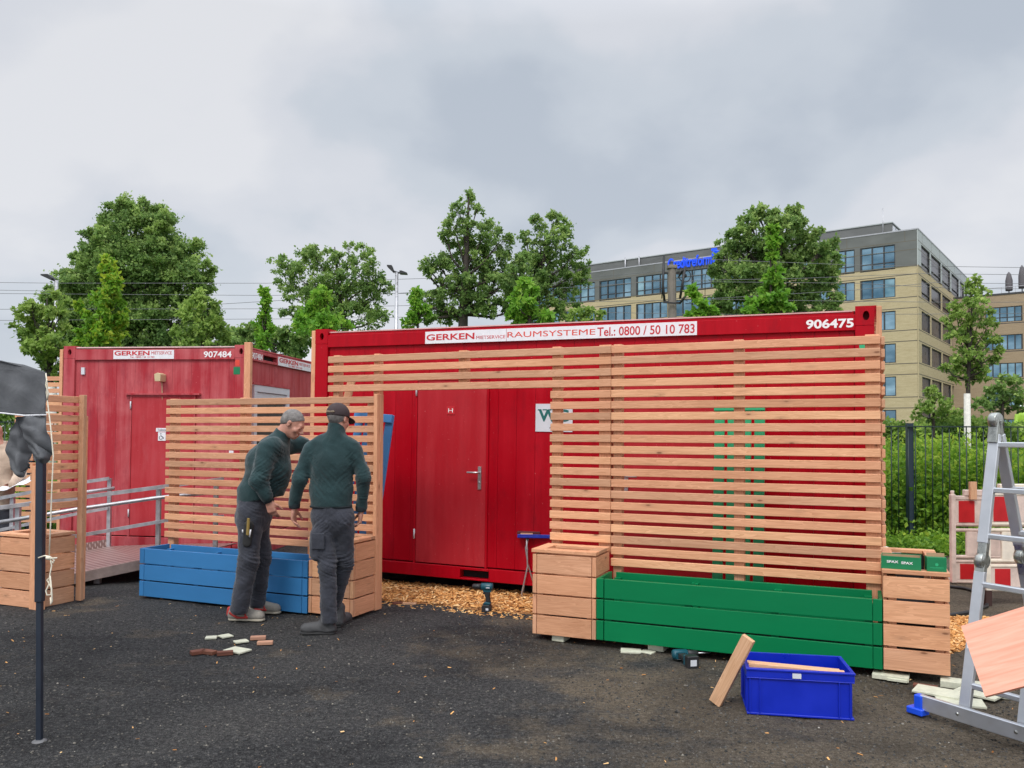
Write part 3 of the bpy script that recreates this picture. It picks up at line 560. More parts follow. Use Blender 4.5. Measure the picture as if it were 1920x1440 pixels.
class SDF:
    def __init__(s,lo,hi,h):
        s.h=h; s.lo=np.array(lo,float); n=np.ceil((np.array(hi)-s.lo)/h).astype(int)+1
        s.ax=[s.lo[i]+np.arange(n[i])*h for i in range(3)]; s.D=np.full(n,.5,np.float32)
    def _sub(s,c0,c1):
        sl=[]
        for i in range(3):
            a=max(0,int((c0[i]-s.lo[i])/s.h)); b=min(len(s.ax[i]),int((c1[i]-s.lo[i])/s.h)+2)
            if b<=a: return None,None
            sl.append(slice(a,b))
        G_=np.meshgrid(*[s.ax[i][sl[i]] for i in range(3)],indexing='ij'); return tuple(sl),np.stack(G_,-1)
    def _put(s,sl,d,k,sub=False):
        a=s.D[sl]
        if sub: s.D[sl]=np.maximum(a,-d); return
        hh=np.clip(.5+.5*(a-d)/k,0,1); s.D[sl]=a*(1-hh)+d*hh-k*hh*(1-hh)
    def cap(s,a,b,r1,r2,k=.02,flat=None):
        a=np.array(a,float);b=np.array(b,float);m=max(r1,r2)+.06; sl,P=s._sub(np.minimum(a,b)-m,np.maximum(a,b)+m)
        if sl is None: return s
        ba=b-a; t=np.clip(((P-a)@ba)/max(ba@ba,1e-9),0,1); q=P-a-t[...,None]*ba; 
        if flat is not None:
            n,f=np.array(flat[0],float),flat[1]; n/=np.linalg.norm(n); q=q+(q@n)[...,None]*n*(f-1)
        s._put(sl,np.linalg.norm(q,axis=-1)-(r1+(r2-r1)*t),k); return s
    def ell(s,c,r,R=None,k=.02,sub=False):
        c=np.array(c,float);r=np.array(r,float);m=max(r)+.06; sl,P=s._sub(c-m,c+m)
        if sl is None: return s
        q=P-c; 
        if R is not None: q=q@R   # R columns = local axes
        k0=np.linalg.norm(q/r,axis=-1);k1=np.linalg.norm(q/(r*r),axis=-1)+1e-6; s._put(sl,k0*(k0-1)/k1,k,sub); return s
    def wrinkle(s,amp,f=1.0,seed=0,zs=1.6):
        P=np.stack(np.meshgrid(*s.ax,indexing='ij'),-1).astype(np.float32); a=P[...,0]*f;b=P[...,1]*f;c=P[...,2]*f*zs
        w_=np.sin(c*34+3*np.sin(a*17+seed)+2*np.sin(b*19+seed*2))*.5+np.sin(c*61+a*37+2.5*np.sin(b*31+c*13+seed))*.3+np.sin(a*29-c*23+2*np.sin(c*15+seed))*.4
        s.D+=(amp*w_).astype(np.float32); return s
    def crease(s,c,R,amp,wl,tx=0.,ty=0.):
        c=np.array(c,float); sl,P=s._sub(c-R*2,c+R*2)
        if sl is None: return s
        q=P-c; r2=(q**2).sum(-1)/(R*R); ph=(q[...,2]+tx*q[...,0]+ty*q[...,1]+.012*np.sin(q[...,0]*25+q[...,2]*18))*6.283/wl
        sv=np.sin(ph+.7*np.sin(ph*.5)); s.D[sl]+=(amp*np.exp(-r2)*(np.abs(sv)*2-1.1)*-1).astype(np.float32); return s
    def above(s,p,n): # keep the side n points to
        P=np.stack(np.meshgrid(*s.ax,indexing='ij'),-1); s.D=np.maximum(s.D,-((P-np.array(p))@np.array(n)/np.linalg.norm(n))).astype(np.float32); return s
    def mesh(s,name,mat,parent):
        V,F_=surface_nets(s.D,s.lo,s.h); q=parent
        while q is not None: V=V-np.array(q.location)[None]; q=q.parent
        return npmesh(name,V,F_[:,::-1],mat,rnd=np.full(len(F_),.5),parent=parent,smooth=True)
def nrm(v): v=np.array(v,float); return v/np.linalg.norm(v)
def frame(f,u):
    f=nrm(f); sd_=nrm(np.cross(f,u)); u=np.cross(sd_,f); return np.stack([sd_,f,u],1)   # side(right), forward, up
def head(S,c,R,sc_=1.0,bald=False):
    p=lambda x,y,z:np.array(c)+R@(np.array([x,y,z])*sc_)
    S.ell(p(0,-.012,.035),(.074,.095,.083),R,.01); S.ell(p(0,.022,-.035),(.058,.070,.078),R,.03)
    S.ell(p(0,.062,-.088),(.026,.024,.02),R,.03)
    S.cap(p(-.03,.078,.022),p(.03,.078,.022),.013,.013,.02)   # brow
    S.cap(p(0,.088,.010),p(0,.112,-.028),.008,.0125,.010); S.ell(p(0.012,.098,-.034),(.009,.011,.008),R,.008); S.ell(p(-0.012,.098,-.034),(.009,.011,.008),R,.008)
    S.ell(p(.031,.096,.004),(.017,.014,.012),R,.01,sub=False) if False else None
    for sx in (-1,1):
        S.ell(p(.032*sx,.100,.003),(.016,.016,.010),R,.01,sub=True); S.ell(p(.031*sx,.080,.003),(.013,.013,.011),R,.006)
        S.ell(p(.042*sx,.062,-.028),(.022,.022,.020),R,.02)
        S.ell(p(.076*sx,-.006,-.006),(.009,.018,.031),R,.008); S.ell(p(.084*sx,.0,-.004),(.006,.009,.017),R,.004,sub=True)
    S.cap(p(-.018,.090,-.058),p(.018,.090,-.058),.0065,.0065,.008); S.cap(p(-.016,.087,-.070),p(.016,.087,-.070),.007,.007,.008)
def hand(S,wr,d,n,curl=.5,left=1,sc_=1.0,thumb_in=.6):
    # wr wrist, d towards fingertips, n palm normal (fingers curl towards n)
    d=nrm(d);n=nrm(np.array(n)-np.dot(n,d)*d); sd_=np.cross(d,n)*left; wr=np.array(wr,float)
    S.cap(wr,wr+d*.05*sc_,.027,.030,.02,flat=(n,1.7)); 
    for k_ in (-1,0,1): S.cap(wr+d*.03+sd_*.02*k_,wr+d*.088*sc_+sd_*.024*k_,.016,.0155,.015,flat=(n,1.25))
    L=[.040,.045,.042,.033]; 
    for i in range(4):
        p=wr+d*(.090-.004*abs(i-1))*sc_+sd_*(.029-.0195*i); a=curl*(.55+.12*i); dd=d
        r=.0098-.0006*i
        for j,(l,) in enumerate(((L[i],),(L[i]*.68,),(L[i]*.55,))):
            dd=nrm(dd*math.cos(a)+n*math.sin(a)) if j==0 else nrm(dd*math.cos(a*1.3)+np.cross(np.cross(dd,n),dd)*math.sin(a*1.3)*1.0)
            q=p+dd*l*sc_; S.cap(p,q,r,r*.88,.006); p=q; r*=.92
    p=wr+d*.028+sd_*.026+n*.006; td=nrm(sd_*.75+d*.75+n*thumb_in*.6); q=p+td*.042; S.cap(p,q,.0145,.0115,.014); td=nrm(td+d*.5+n*thumb_in*.5); r_=q+td*.032; S.cap(q,r_,.0112,.0098,.006); td=nrm(td+d*.3+n*.3*thumb_in); S.cap(r_,r_+td*.025,.0098,.0082,.005)
def P_(px,py,Y): return np.array(at(px,py,Y))
def bounds(pts,m=.2): a=np.array(pts); return a.min(0)-m,a.max(0)+m
def shoe(par,heel,toe,zs,cols,ankle,hi=.10):
    heel=np.array(heel);toe=np.array(toe);f=nrm(toe-heel);ln=np.linalg.norm(toe-heel);R=frame(f,(0,0,1)); z=np.array([0,0,1.])
    lo,hi_=bounds([heel,toe,ankle],.12)
    S=SDF(lo,hi_,.007); b=heel+z*.045
    S.cap(b+f*.045,b+f*(ln-.05)-z*.004,.043,.044,.02,flat=(z,.95)); S.cap(b+f*(ln-.10),b+f*(ln-.045)-z*.006,.043,.042,.02); S.cap(b+f*.05,np.array([*(b+f*.075)[:2],max(.13,min(ankle[2],.155))]),.046,.050,.03); S.cap(b+f*.07+z*.045,b+f*(ln*.66)+z*.010,.036,.026,.035)
    S.above(heel+z*.026,(0,0,1)); S.wrinkle(.0012,1.5,2); u=S.mesh('shoe',cols[0],par)
    S=SDF(lo,hi_,.007); S.cap(heel+f*.045+z*.012,heel+f*(ln*.5)+z*.012,.045,.040,.02,flat=(z,1.9)); S.cap(heel+f*(ln*.5)+z*.012,heel+f*(ln-.045)+z*.012,.040,.048,.02,flat=(z,1.9)); S.above(heel+z*.002,(0,0,1)); S.mesh('sole',cols[1],u)
    if len(cols)>2:
        S=SDF(lo,hi_,.006); sd_=R[:,0]
        for sg_ in (-1,1):
            o=sd_*.0465*sg_
            S.cap(b+f*.035+o*.95+z*.025,b+f*.10+o-z*.012,.013,.011,.006); S.cap(b+f*.10+o-z*.012,b+f*.185+o-z*.010,.010,.010,.006); S.cap(b+f*.185+o-z*.010,b+f*.155+o*.82+z*.030,.009,.009,.006); S.cap(b+f*.04+o*.93+z*.03,b+f*.12+o*.78+z*.048,.010,.010,.006); S.cap(b+f*.12+o*.78+z*.048,b+f*.16+o*.8+z*.028,.009,.009,.006)
        S.cap(b+f*.01+z*.05,b+f*.01+z*.01,.022,.026,.01); S.mesh('upper_trim',cols[2],u)
# --- man in the cap, seen from behind ---
def man_cap():
    Y=6.62; r=empty('person',(-1.47,6.62,0),label='man in a dark baseball cap, dark green fleece and grey work trousers, seen from behind',cat='person')
    pel=P_(624,962,Y); wa=P_(621,925,Y); ch=P_(622,868,Y+.0); nb=P_(630,822,Y); hc=P_(634,786,Y+.01)
    sL=P_(583,845,Y);sR=P_(665,845,Y); eL=P_(561,898,Y-.03); eR=P_(683,897,Y-.02); wL=P_(552,951,Y+.02); wR=P_(677,957,Y+.06)
    hL=P_(605,968,Y);hR=P_(643,968,Y); kL=P_(614,1062,Y-.03);kR=P_(647,1055,Y+.10); aL=P_(617,1160,Y-.03);aR=P_(626,1128,Y+.22)
    body=SDF(*bounds([pel,hc,aL,aR,eL,eR,wL,wR],.24),.008)
    B=body; B.cap(wa,ch,.12,.13,.05,flat=((0,1,0),1.35)); B.cap(pel,wa,.13,.12,.05,flat=((0,1,0),1.25)); B.cap(ch,nb-np.array([0,0,.04]),.13,.07,.05,flat=((0,1,0),1.3))
    B.cap(nb-np.array([0,0,.04]),hc-np.array([0,0,.05]),.060,.056,.03)
    R=frame((.42,.88,-.22),(0,0,1)); head(B,hc,R,1.0)
    for s_,e_,w__ in ((sL,eL,wL),(sR,eR,wR)): B.cap(s_,e_,.047,.038,.03);B.cap(e_,w__,.038,.026,.02)
    for h_,k_,a_ in ((hL,kL,aL),(hR,kR,aR)): B.cap(h_,k_,.075,.052,.04);B.cap(k_,a_,.05,.028,.02)
    hand(B,wL-np.array([0,0,.005]),(-.10,.10,-1),(.9,-.15,-.1),.62,left=-1); hand(B,wR-np.array([0,0,.005]),(-.12,.15,-1),(-.9,-.25,-.1),.8,left=1)
    B.mesh('body',M_skin,r)
    J=SDF(*bounds([pel,nb,eL,eR,wL,wR],.22),.009); fl=((0,1,0),1.42)
    J.cap(P_(621,932,Y),ch,.158,.168,.06,flat=fl); J.cap(ch,P_(624,842,Y),.168,.140,.06,flat=fl); J.cap(P_(598,842,Y),P_(650,842,Y),.075,.075,.05,flat=((0,1,0),1.2)); J.cap(P_(600,832,Y),nb-np.array([0,0,.01]),.06,.062,.04); J.cap(P_(652,832,Y),nb-np.array([0,0,.01]),.06,.062,.04)
    J.cap(P_(621,948,Y),P_(621,925,Y),.168,.176,.03,flat=fl)
    for s_,e_,w__ in ((sL,eL,wL),(sR,eR,wR)): J.cap(s_,e_,.064,.055,.04);J.cap(e_,w__+np.array([0,0,.03]),.055,.045,.03)
    J.cap(nb-np.array([0,0,.02]),P_(631,800,Y+.005),.076,.068,.025)
    J.wrinkle(.0055,.55,1,1.1); J.wrinkle(.003,1.1,7,1.0)
    J.crease(P_(600,905,Y-.15),.13,.007,.085,1.1); J.crease(P_(648,900,Y-.15),.12,.006,.075,-1.2); J.crease(eL,.09,.006,.05,.5); J.crease(eR,.09,.006,.05,-.5); J.crease(P_(588,860,Y-.1),.08,.006,.06,1.5); J.crease(P_(658,860,Y-.1),.08,.006,.06,-1.5); J.crease(P_(556,935,Y),.07,.004,.04,.3); J.crease(P_(680,935,Y),.07,.004,.04,-.3); zc_=P_(620,949,Y)[2]; 
    J2=J; P3=np.stack(np.meshgrid(*J.ax,indexing='ij'),-1); tor=np.abs(P3[...,0]-pel[0])<.185; J.D=np.where(tor&(P3[...,2]<zc_),np.maximum(J.D,zc_-P3[...,2]),J.D).astype(np.float32)
    J.D=np.maximum(J.D,P3[...,2]-P_(630,792,Y)[2]).astype(np.float32)
    for w__ in (wL,wR): 
        near=np.abs(P3[...,0]-w__[0])<.09; far_=np.abs(P3[...,0]-pel[0])>.185; J.D=np.where(near&far_,np.maximum(J.D,(w__[2]+.0)-P3[...,2]),J.D).astype(np.float32)
    j=J.mesh('fleece_jacket',M_fleece,r)
    S=SDF(*bounds([pel],.3),.009); S.cap(P_(621,949,Y),P_(621,945,Y),.171,.171,.01,flat=fl); S.above((0,0,zc_-.012),(0,0,1)); 
    S.D=np.maximum(S.D,np.stack(np.meshgrid(*S.ax,indexing='ij'),-1)[...,2]-(zc_+.006)).astype(np.float32); S.mesh('hem',M_trim,j)
    for w__ in (wL,wR):
        S=SDF(*bounds([w__],.12),.008); S.cap(w__+np.array([0,0,.02]),w__+np.array([0,0,-.004]),.047,.043,.01); S.D=np.maximum(S.D,(w__[2]-.012)-np.stack(np.meshgrid(*S.ax,indexing='ij'),-1)[...,2]).astype(np.float32); S.mesh('cuff',M_trim,j)
    T=SDF(*bounds([wa,aL,aR,kL,kR],.22),.009)
    T.cap(P_(622,946,Y),P_(624,972,Y),.146,.150,.05,flat=((0,1,0),1.28))
    for h_,k_,a_ in ((hL,kL,aL),(hR,kR,aR)): T.cap(h_,k_,.093,.068,.035);T.cap(k_,a_+np.array([0,0,-.01]),.068,.062,.03)
    T.cap(P_(596,1000,Y-.05),P_(594,1040,Y-.05),.06,.055,.02)
    T.wrinkle(.0045,.7,4,1.0); T.wrinkle(.0025,1.3,2,1.1)
    for c_,R_,a_,w_,t_ in ((kL,.13,.008,.055,.35),(kR,.13,.008,.055,-.4),(P_(617,1140,Y),.10,.008,.042,.2),(P_(632,1105,Y+.15),.10,.007,.045,-.2),(P_(604,985,Y-.1),.09,.006,.07,-1.2),(P_(640,985,Y-.1),.09,.006,.07,1.2),(P_(613,1100,Y),.10,.006,.06,.8)): T.crease(c_,R_,a_,w_,t_)
    T.above((0,0,P_(617,1166,Y)[2]),(0,0,1)); t_=T.mesh('work_trousers',M_trous,r)
    ro=np.array(r.location)
    for (q0,q1,hh_) in ((P_(596,1000,Y-.115),P_(596,1030,Y-.108),.085),):
        mb=MB(); mb.beam(q0-ro,q1-ro,.10,.012,up=(0,1,0)); mb.build('cargo_pocket',M_trous,t_,bevel=.004)
    g=G(604,1190); z0=np.array([0,0,0.]); hl=np.array(G(631,1188)); hl[2]=.0; to=np.array(G(563,1189)); to[2]=0
    shoe(r,hl+np.array([0,-.02,0]),to+np.array([0,0.0,0]),0,(M_boot,M_soled),aL); 
    h2=np.array([aR[0]+.02,aR[1]-.03,.0]); shoe(r,h2,h2+np.array([.06,.27,0]),0,(M_boot,M_soled),aR)
    # cap
    p=lambda x,y,z:hc+R@np.array([x,y,z])
    S=SDF(*bounds([hc],.25),.006); S.ell(p(0,-.010,.040),(.086,.108,.092),R,.01); n_=R@np.array([0,-.10,1]); S.above(p(0,0,.020),n_); c_=S.mesh('cap',M_cap,r)
    S=SDF(*bounds([hc],.25),.005); S.cap(p(-.030,-.110,.035),p(.030,-.110,.035),.010,.010,.01); S.mesh('adjuster_strap',plain('tan_strap',(.20,.15,.10),.7),c_)
    S=SDF(*bounds([hc],.25),.006); S.ell(p(0,.10,.016),(.070,.092,.030),R,.01); q_=SDF; n2_=R@np.array([0,.30,1]); S.above(p(0,.10,.022),n2_); P3=np.stack(np.meshgrid(*S.ax,indexing='ij'),-1); S.D=np.maximum(S.D,((P3-p(0,.10,.036))@nrm(n2_))).astype(np.float32); S.mesh('brim',M_cap,c_)
    S=SDF(*bounds([hc],.2),.006); S.ell(p(0,-.012,.028),(.0755,.0975,.086),R,.01); S.above(p(0,-.02,-.045),R@np.array([0,-.8,.5])); S.wrinkle(.0008,3,1); S.mesh('hair',M_hair,r)
man_cap()
def man_grey():
    Y=7.12; N_=-.13;Fa=.13
    r=empty('person',(-2.2,7.1,0),label='grey haired man in a dark green fleece leaning forward, wearing red and grey trainers',cat='person')
    pel=P_(474,955,Y); wa=P_(482,925,Y); ch=P_(503,868,Y); nb=P_(524,824,Y); hc=P_(549,795,Y-.02)
    sN=P_(500,842,Y-.17);sF=P_(530,838,Y+.17); eN=P_(486,902,Y-.24); wN=P_(504,940,Y-.20); eF=P_(566,833,Y+.27); wF=P_(606,826,Y+.36)
    hN=P_(470,960,Y-.09);hF=P_(480,960,Y+.09); kN=P_(466,1052,Y-.12);kF=P_(490,1045,Y+.12); aN=P_(449,1140,Y-.12);aF=P_(482,1128,Y+.14)
    B=SDF(*bounds([pel,hc,aN,aF,eN,wN,wF],.24),.008); fl=((0,1,0),.8)
    B.cap(wa,ch,.125,.135,.05,flat=((1,0,0),1.25)); B.cap(pel,wa,.13,.125,.05); B.cap(ch,nb-np.array([.02,0,.03]),.13,.08,.05)
    R=frame((.86,-.10,-.50),(.45,0,.85)); B.cap(nb-np.array([.03,0,.03]),hc+R@np.array([0,-.03,-.04]),.062,.058,.03); head(B,hc,R,1.04)
    for s_,e_,w__ in ((sN,eN,wN),(sF,eF,wF)): B.cap(s_,e_,.047,.038,.03);B.cap(e_,w__,.038,.027,.02)
    for h_,k_,a_ in ((hN,kN,aN),(hF,kF,aF)): B.cap(h_,k_,.078,.054,.04);B.cap(k_,a_,.05,.028,.02)
    hand(B,wN+np.array([.0,0,.003]),(.32,.0,-1),(.10,1,.05),.7,left=1,thumb_in=.5); hand(B,wF,(1,.2,.0),(0,.2,-1),.5,left=1)
    B.mesh('body',M_skin,r)
    J=SDF(*bounds([pel,nb,eN,wN,wF,sF],.24),.009)
    J.cap(P_(484,930,Y),ch,.165,.180,.06,flat=((1,-.0,.3),1.08)); J.cap(ch,P_(514,842,Y),.175,.125,.06); J.cap(P_(512,838,Y-.12),P_(524,838,Y+.12),.085,.085,.05); J.cap(P_(515,838,Y),nb,.09,.075,.05)
    J.cap(P_(508,925,Y-.02),P_(520,885,Y-.02),.105,.12,.06); J.cap(P_(481,938,Y),P_(484,925,Y),.166,.17,.03)
    for s_,e_,w__ in ((sN,eN,wN),(sF,eF,wF)): 
        J.cap(s_,e_,.082,.074,.045)
        d=nrm(w__-e_); J.cap(e_,w__-d*.04,.074,.052,.03)
    J.cap(nb-np.array([.015,0,.02]),nb+np.array([.05,0,.09]),.080,.073,.025)
    J.wrinkle(.006,.6,3,1.2); J.wrinkle(.003,1.1,7,1.0); J.crease(eN,.10,.008,.055,.6); J.crease(P_(495,880,Y-.22),.10,.006,.07,-1.0); J.crease(P_(525,905,Y-.15),.12,.007,.08,-.9); J.crease(P_(500,925,Y-.22),.07,.005,.04,.3); J.crease(P_(515,850,Y-.15),.09,.007,.07,1.3)
    P3=np.stack(np.meshgrid(*J.ax,indexing='ij'),-1); 
    hn=nrm((-.18,0,1)); hp=P_(482,938,Y); dd=((hp-P3)@hn); armz=(P3[...,1]<Y-.19)&(P3[...,0]>P_(483,940,Y)[0]); J.D=np.where(~armz,np.maximum(J.D,dd),J.D).astype(np.float32)
    dN=nrm(wN-eN); J.D=np.where(armz,np.maximum(J.D,(P3-wN)@dN+.006),J.D).astype(np.float32)
    dF=nrm(wF-eF); J.D=np.maximum(J.D,(P3-wF)@dF+.006).astype(np.float32)
    nd=nrm((.45,0,.9)); J.D=np.maximum(J.D,(P3-(nb+np.array([.035,0,.072])))@nd).astype(np.float32)
    j=J.mesh('fleece_jacket',M_fleece,r)
    for w__,e_ in ((wN,eN),(wF,eF)):
        d=nrm(w__-e_); S=SDF(*bounds([w__],.12),.008); S.cap(w__-d*.02,w__+d*.003,.044,.041,.01); S.D=np.maximum(S.D,(np.stack(np.meshgrid(*S.ax,indexing='ij'),-1)-(w__+d*.008))@d).astype(np.float32); S.mesh('cuff',M_trim,j)
    T=SDF(*bounds([wa,aN,aF,kN,kF],.22),.009)
    T.cap(P_(480,935,Y),P_(476,968,Y),.148,.155,.05,flat=((0,1,0),.9)); 
    for h_,k_,a_ in ((hN,kN,aN),(hF,kF,aF)): T.cap(h_,k_,.108,.084,.03);T.cap(k_,a_+np.array([0,0,.0]),.084,.074,.03)
    T.wrinkle(.0050,.7,9,1.0); T.wrinkle(.0025,1.3,2,1.1)
    for c_,R_,a_,w_,t_ in ((kN,.13,.009,.055,.5),(kF,.13,.008,.055,.4),(P_(451,1128,Y-.1),.10,.009,.042,.2),(P_(484,1115,Y+.1),.10,.008,.042,.2),(P_(468,965,Y-.15),.10,.007,.05,.5),(P_(458,1095,Y-.1),.10,.007,.06,.7)): T.crease(c_,R_,a_,w_,t_)
    T.D=np.maximum(T.D,(np.stack(np.meshgrid(*T.ax,indexing='ij'),-1)-P_(480,930,Y))@hn).astype(np.float32); T.above((0,0,.075),(0,0,1)); t_=T.mesh('work_trousers',M_trous,r)
    # tool pocket with folding rule and pens
    S=SDF(*bounds([hN,kN],.2),.008); a_=P_(467,985,Y-.215); b_=P_(463,1018,Y-.205); S.cap(a_,b_,.042,.038,.02,flat=((0,1,0),2.4)); S.mesh('tool_pocket',M_soled,t_)
    mb=MB(); mb.beam(P_(466,972,Y-.262)-np.array(r.location),P_(464,1003,Y-.25)-np.array(r.location),.012,.03); mb.build('folding_rule',plain('yellow_rule',(.30,.20,.05),.6),t_)
    mb=MB(); mb.tube([P_(455,993,Y-.235)-np.array(r.location),P_(455,999,Y-.235)-np.array(r.location)],.006); mb.tube([P_(470,993,Y-.26)-np.array(r.location),P_(468,1007,Y-.255)-np.array(r.location)],.006); mb.build('pens',M_white,t_)
    h1=np.array(G(426,1164)); h1[2]=0; t1=np.array(G(494,1166)); t1[2]=0; shoe(r,h1+np.array([0,.03,0]),t1+np.array([0,.03,0]),0,(M_shoeg,M_sole,M_shoer),aN)
    h2=np.array(G(468,1148)); h2[2]=0; t2=np.array(G(524,1152)); t2[2]=0; shoe(r,h2+np.array([0,.02,0]),t2+np.array([0,.02,0]),0,(M_shoeg,M_sole,M_shoer),aF)
    S=SDF(*bounds([hc],.2),.0055); p=lambda x,y,z:hc+R@(np.array([x,y,z])*1.04); S.ell(p(0,-.016,.038),(.0795,.0985,.084),R,.01); S.ell(p(0,-.060,-.005),(.064,.048,.055),R,.03); S.above(p(0,.038,.040),R@np.array([0,-.50,.62])); 
    for sx in (-1,1): S.ell(p(.080*sx,-.002,-.010),(.016,.026,.042),R,.01,sub=True)
    S.above(p(0,-.06,-.055),R@np.array([0,-.25,1])); S.wrinkle(.0012,2.2,5); S.mesh('hair',M_hair,r)
man_grey()
def man_left():
    Y=10.9; r=empty('person',(-6.75,10.9,0),label='person in a beige hooded sweatshirt at the left edge, holding a plan sheet',cat='person')
    pel=P_(2,962,Y);ch=P_(2,870,Y);nb=P_(-1,835,Y);hc=P_(-8,812,Y); sR=P_(27,848,Y);eR=P_(38,888,Y-.1);wR=P_(24,908,Y-.3); sL=P_(-28,848,Y);eL=P_(-36,888,Y-.1);wL=P_(-14,912,Y-.3)
    hL,hR=P_(-10,965,Y),P_(12,965,Y); kL,kR=P_(-10,1015,Y),P_(12,1015,Y); z=np.array([0,0,1.]); aL=kL*1.0; aL[2]=.08; aR=kR*1.0;aR[2]=.08
    B=SDF(*bounds([pel,hc,aL,aR,eR,eL],.25),.012); B.cap(pel,ch,.13,.13,.05); B.cap(ch,nb,.12,.06,.05); B.cap(nb,hc,.06,.06,.03); head(B,hc,frame((.25,-.9,-.25),(0,0,1)))
    for s_,e_,w__ in ((sL,eL,wL),(sR,eR,wR)): B.cap(s_,e_,.05,.04,.03);B.cap(e_,w__,.04,.028,.02)
    for h_,k_,a_ in ((hL,kL,aL),(hR,kR,aR)): B.cap(h_,k_,.078,.054,.04);B.cap(k_,a_,.05,.036,.02)
    hand(B,wR,(-.5,-.6,-.1),(0,0,-1),.5,1); hand(B,wL,(.5,-.6,-.1),(0,0,-1),.5,-1); B.mesh('body',M_skin,r)
    J=SDF(*bounds([pel,nb,eL,eR,wR],.25),.011); J.cap(P_(2,945,Y),ch,.165,.175,.06,flat=((0,1,0),1.2)); J.cap(ch,nb-z*.05,.17,.09,.06,flat=((0,1,0),1.2)); J.cap(nb-z*.03+np.array([0,.03,0]),nb+z*.02+np.array([0,.05,0]),.09,.08,.04)
    for s_,e_,w__ in ((sL,eL,wL),(sR,eR,wR)): J.cap(s_,e_,.085,.07,.045);J.cap(e_,w__,.07,.048,.03)
    J.wrinkle(.006,.6,3,1.2); P3=np.stack(np.meshgrid(*J.ax,indexing='ij'),-1); J.D=np.maximum(J.D,P3[...,2]-(nb[2]+.06)).astype(np.float32); J.mesh('hooded_sweatshirt',M_hood,r)
    T=SDF(*bounds([pel,aL,aR],.25),.012); T.cap(pel-z*.0,pel+z*.08,.16,.155,.05,flat=((0,1,0),1.2))
    for h_,k_,a_ in ((hL,kL,aL),(hR,kR,aR)): T.cap(h_,k_,.10,.08,.04);T.cap(k_,a_,.08,.065,.03)
    T.wrinkle(.006,.8,4); T.mesh('trousers',M_trous,r); 
    for a_ in (aL,aR): hh=a_*1.0; hh[2]=0; hh[1]+=.06; shoe(r,hh,hh+np.array([0,-.27,0]),0,(M_boot,M_soled),a_)
    mb=MB(); a_=P_(-14,925,10.55);b_=P_(57,903,10.5); c_=P_(36,900,10.75); 
    n_=10; vs=[];fs=[]
    for i in range(n_+1):
        for j_ in range(4): 
            t_=i/n_; q=a_*(1-t_)+b_*t_+np.array([-.02*j_,.13*j_,.036*j_+.012*math.sin(i*1.3+j_)+.02*(j_==3)*math.sin(i)]); vs.append(tuple(q)); 
    m_=len(vs); vs+= [(v[0],v[1],v[2]-.002) for v in vs]
    for i in range(n_):
        for j_ in range(3): a0=i*4+j_; fs+= [(a0,a0+4,a0+5,a0+1),(m_+a0,m_+a0+1,m_+a0+5,m_+a0+4)]
    mb.add(vs,fs,smooth=True); tag(mb.build('plan_sheet',M_paper),'white plan sheet held over the ramp railing by the person in beige','paper')
man_left()
# ---------------- ramp ----------------
rp=empty('access_ramp',(-4.6,8.6,0),label='metal checker plate ramp with tube railings leading to the faded cabin',cat='ramp')
RB=Vector(rp.location)
def rl(p): return Vector(p)-RB
e0=at(262,1051,8.85); e1=at(148,1075,8.58); dirn=(e1-e0); e2=e1+dirn*2.2; e2z=max(.02,e2.z)
def deckpt(t,d): # t along from right (0) to left, d depth back
    p=e0+dirn*t; p.z=max(.04,e0.z+(e1.z-e0.z)*t); return p+Vector((V2[0],V2[1],0))*d
mb=MB(); ts=[-.6,0,1,1.6,2.3]; vs=[];fs=[]
for t in ts:
    for d_ in (0,1.45):
        p=rl(deckpt(t,d_)) if d_==0 else rl(at(*{-.6:(444,1018,10.42),0:(320,1020,10.36),1:(205,1024,10.15),1.6:(150,1034,9.95),2.3:(60,1052,9.6)}[t]))
        if t<0 and d_==0: p.z=rl(deckpt(0,0)).z
        vs+= [tuple(p),(p.x,p.y,p.z-.01)]
for i in range(len(ts)-1): a=i*4; fs+=[(a,a+2,a+6,a+4),(a+1,a+5,a+7,a+3),(a,a+4,a+5,a+1),(a+2,a+3,a+7,a+6)]
mb.add(vs,fs); mb.build('deck',M_check,rp)
mb=MB()
for i in range(len(ts)-1):
    p=rl(deckpt(ts[i],0));q=rl(deckpt(ts[i+1],0)); 
    if ts[i]<0:p.z=rl(deckpt(0,0)).z
    mb.beam(p+Vector((0,-.012,-.045)),q+Vector((0,-.012,-.045)),.02,.105)
mb.build('side_beam',M_rampm,rp)
mb=MB(); k0=at(130,1034,9.9);k1=at(201,1022,10.13); mb.beam(rl(k0),rl(k1),.01,.14); mb.build('kick_plate',M_check,rp)
mb=MB(); f0=rl(at(181,1095,8.75)); mb.box(f0.x-.03,f0.x+.03,f0.y,f0.y+.05,-.0,.12); f0=rl(at(178,1085,9.9)); mb.box(f0.x-.03,f0.x+.03,f0.y,f0.y+.05,-.0,.12); mb.build('foot',M_galv,rp)
def rail(pts,w_=.04,h_=.04,tube=False,name='rail'):
    mb=MB(); P=[rl(at(*p)) for p in pts]
    if tube: mb.tube(P,w_/2)
    else:
        for a,b in zip(P[:-1],P[1:]): mb.beam(a,b,w_,h_)
    mb.build(name,M_galv,rp)
rail([(420,898,9.1),(317,911,8.92),(150,933,8.6),(-10,953,8.28)])
rail([(420,921,9.1),(317,931,8.88),(290,934,8.85),(150,954,8.56),(-10,981,8.24)],.042,tube=True,name='handrail')
rail([(420,968,9.1),(317,975,8.92),(150,1004,8.6),(60,1018,8.42)],.035,.035)
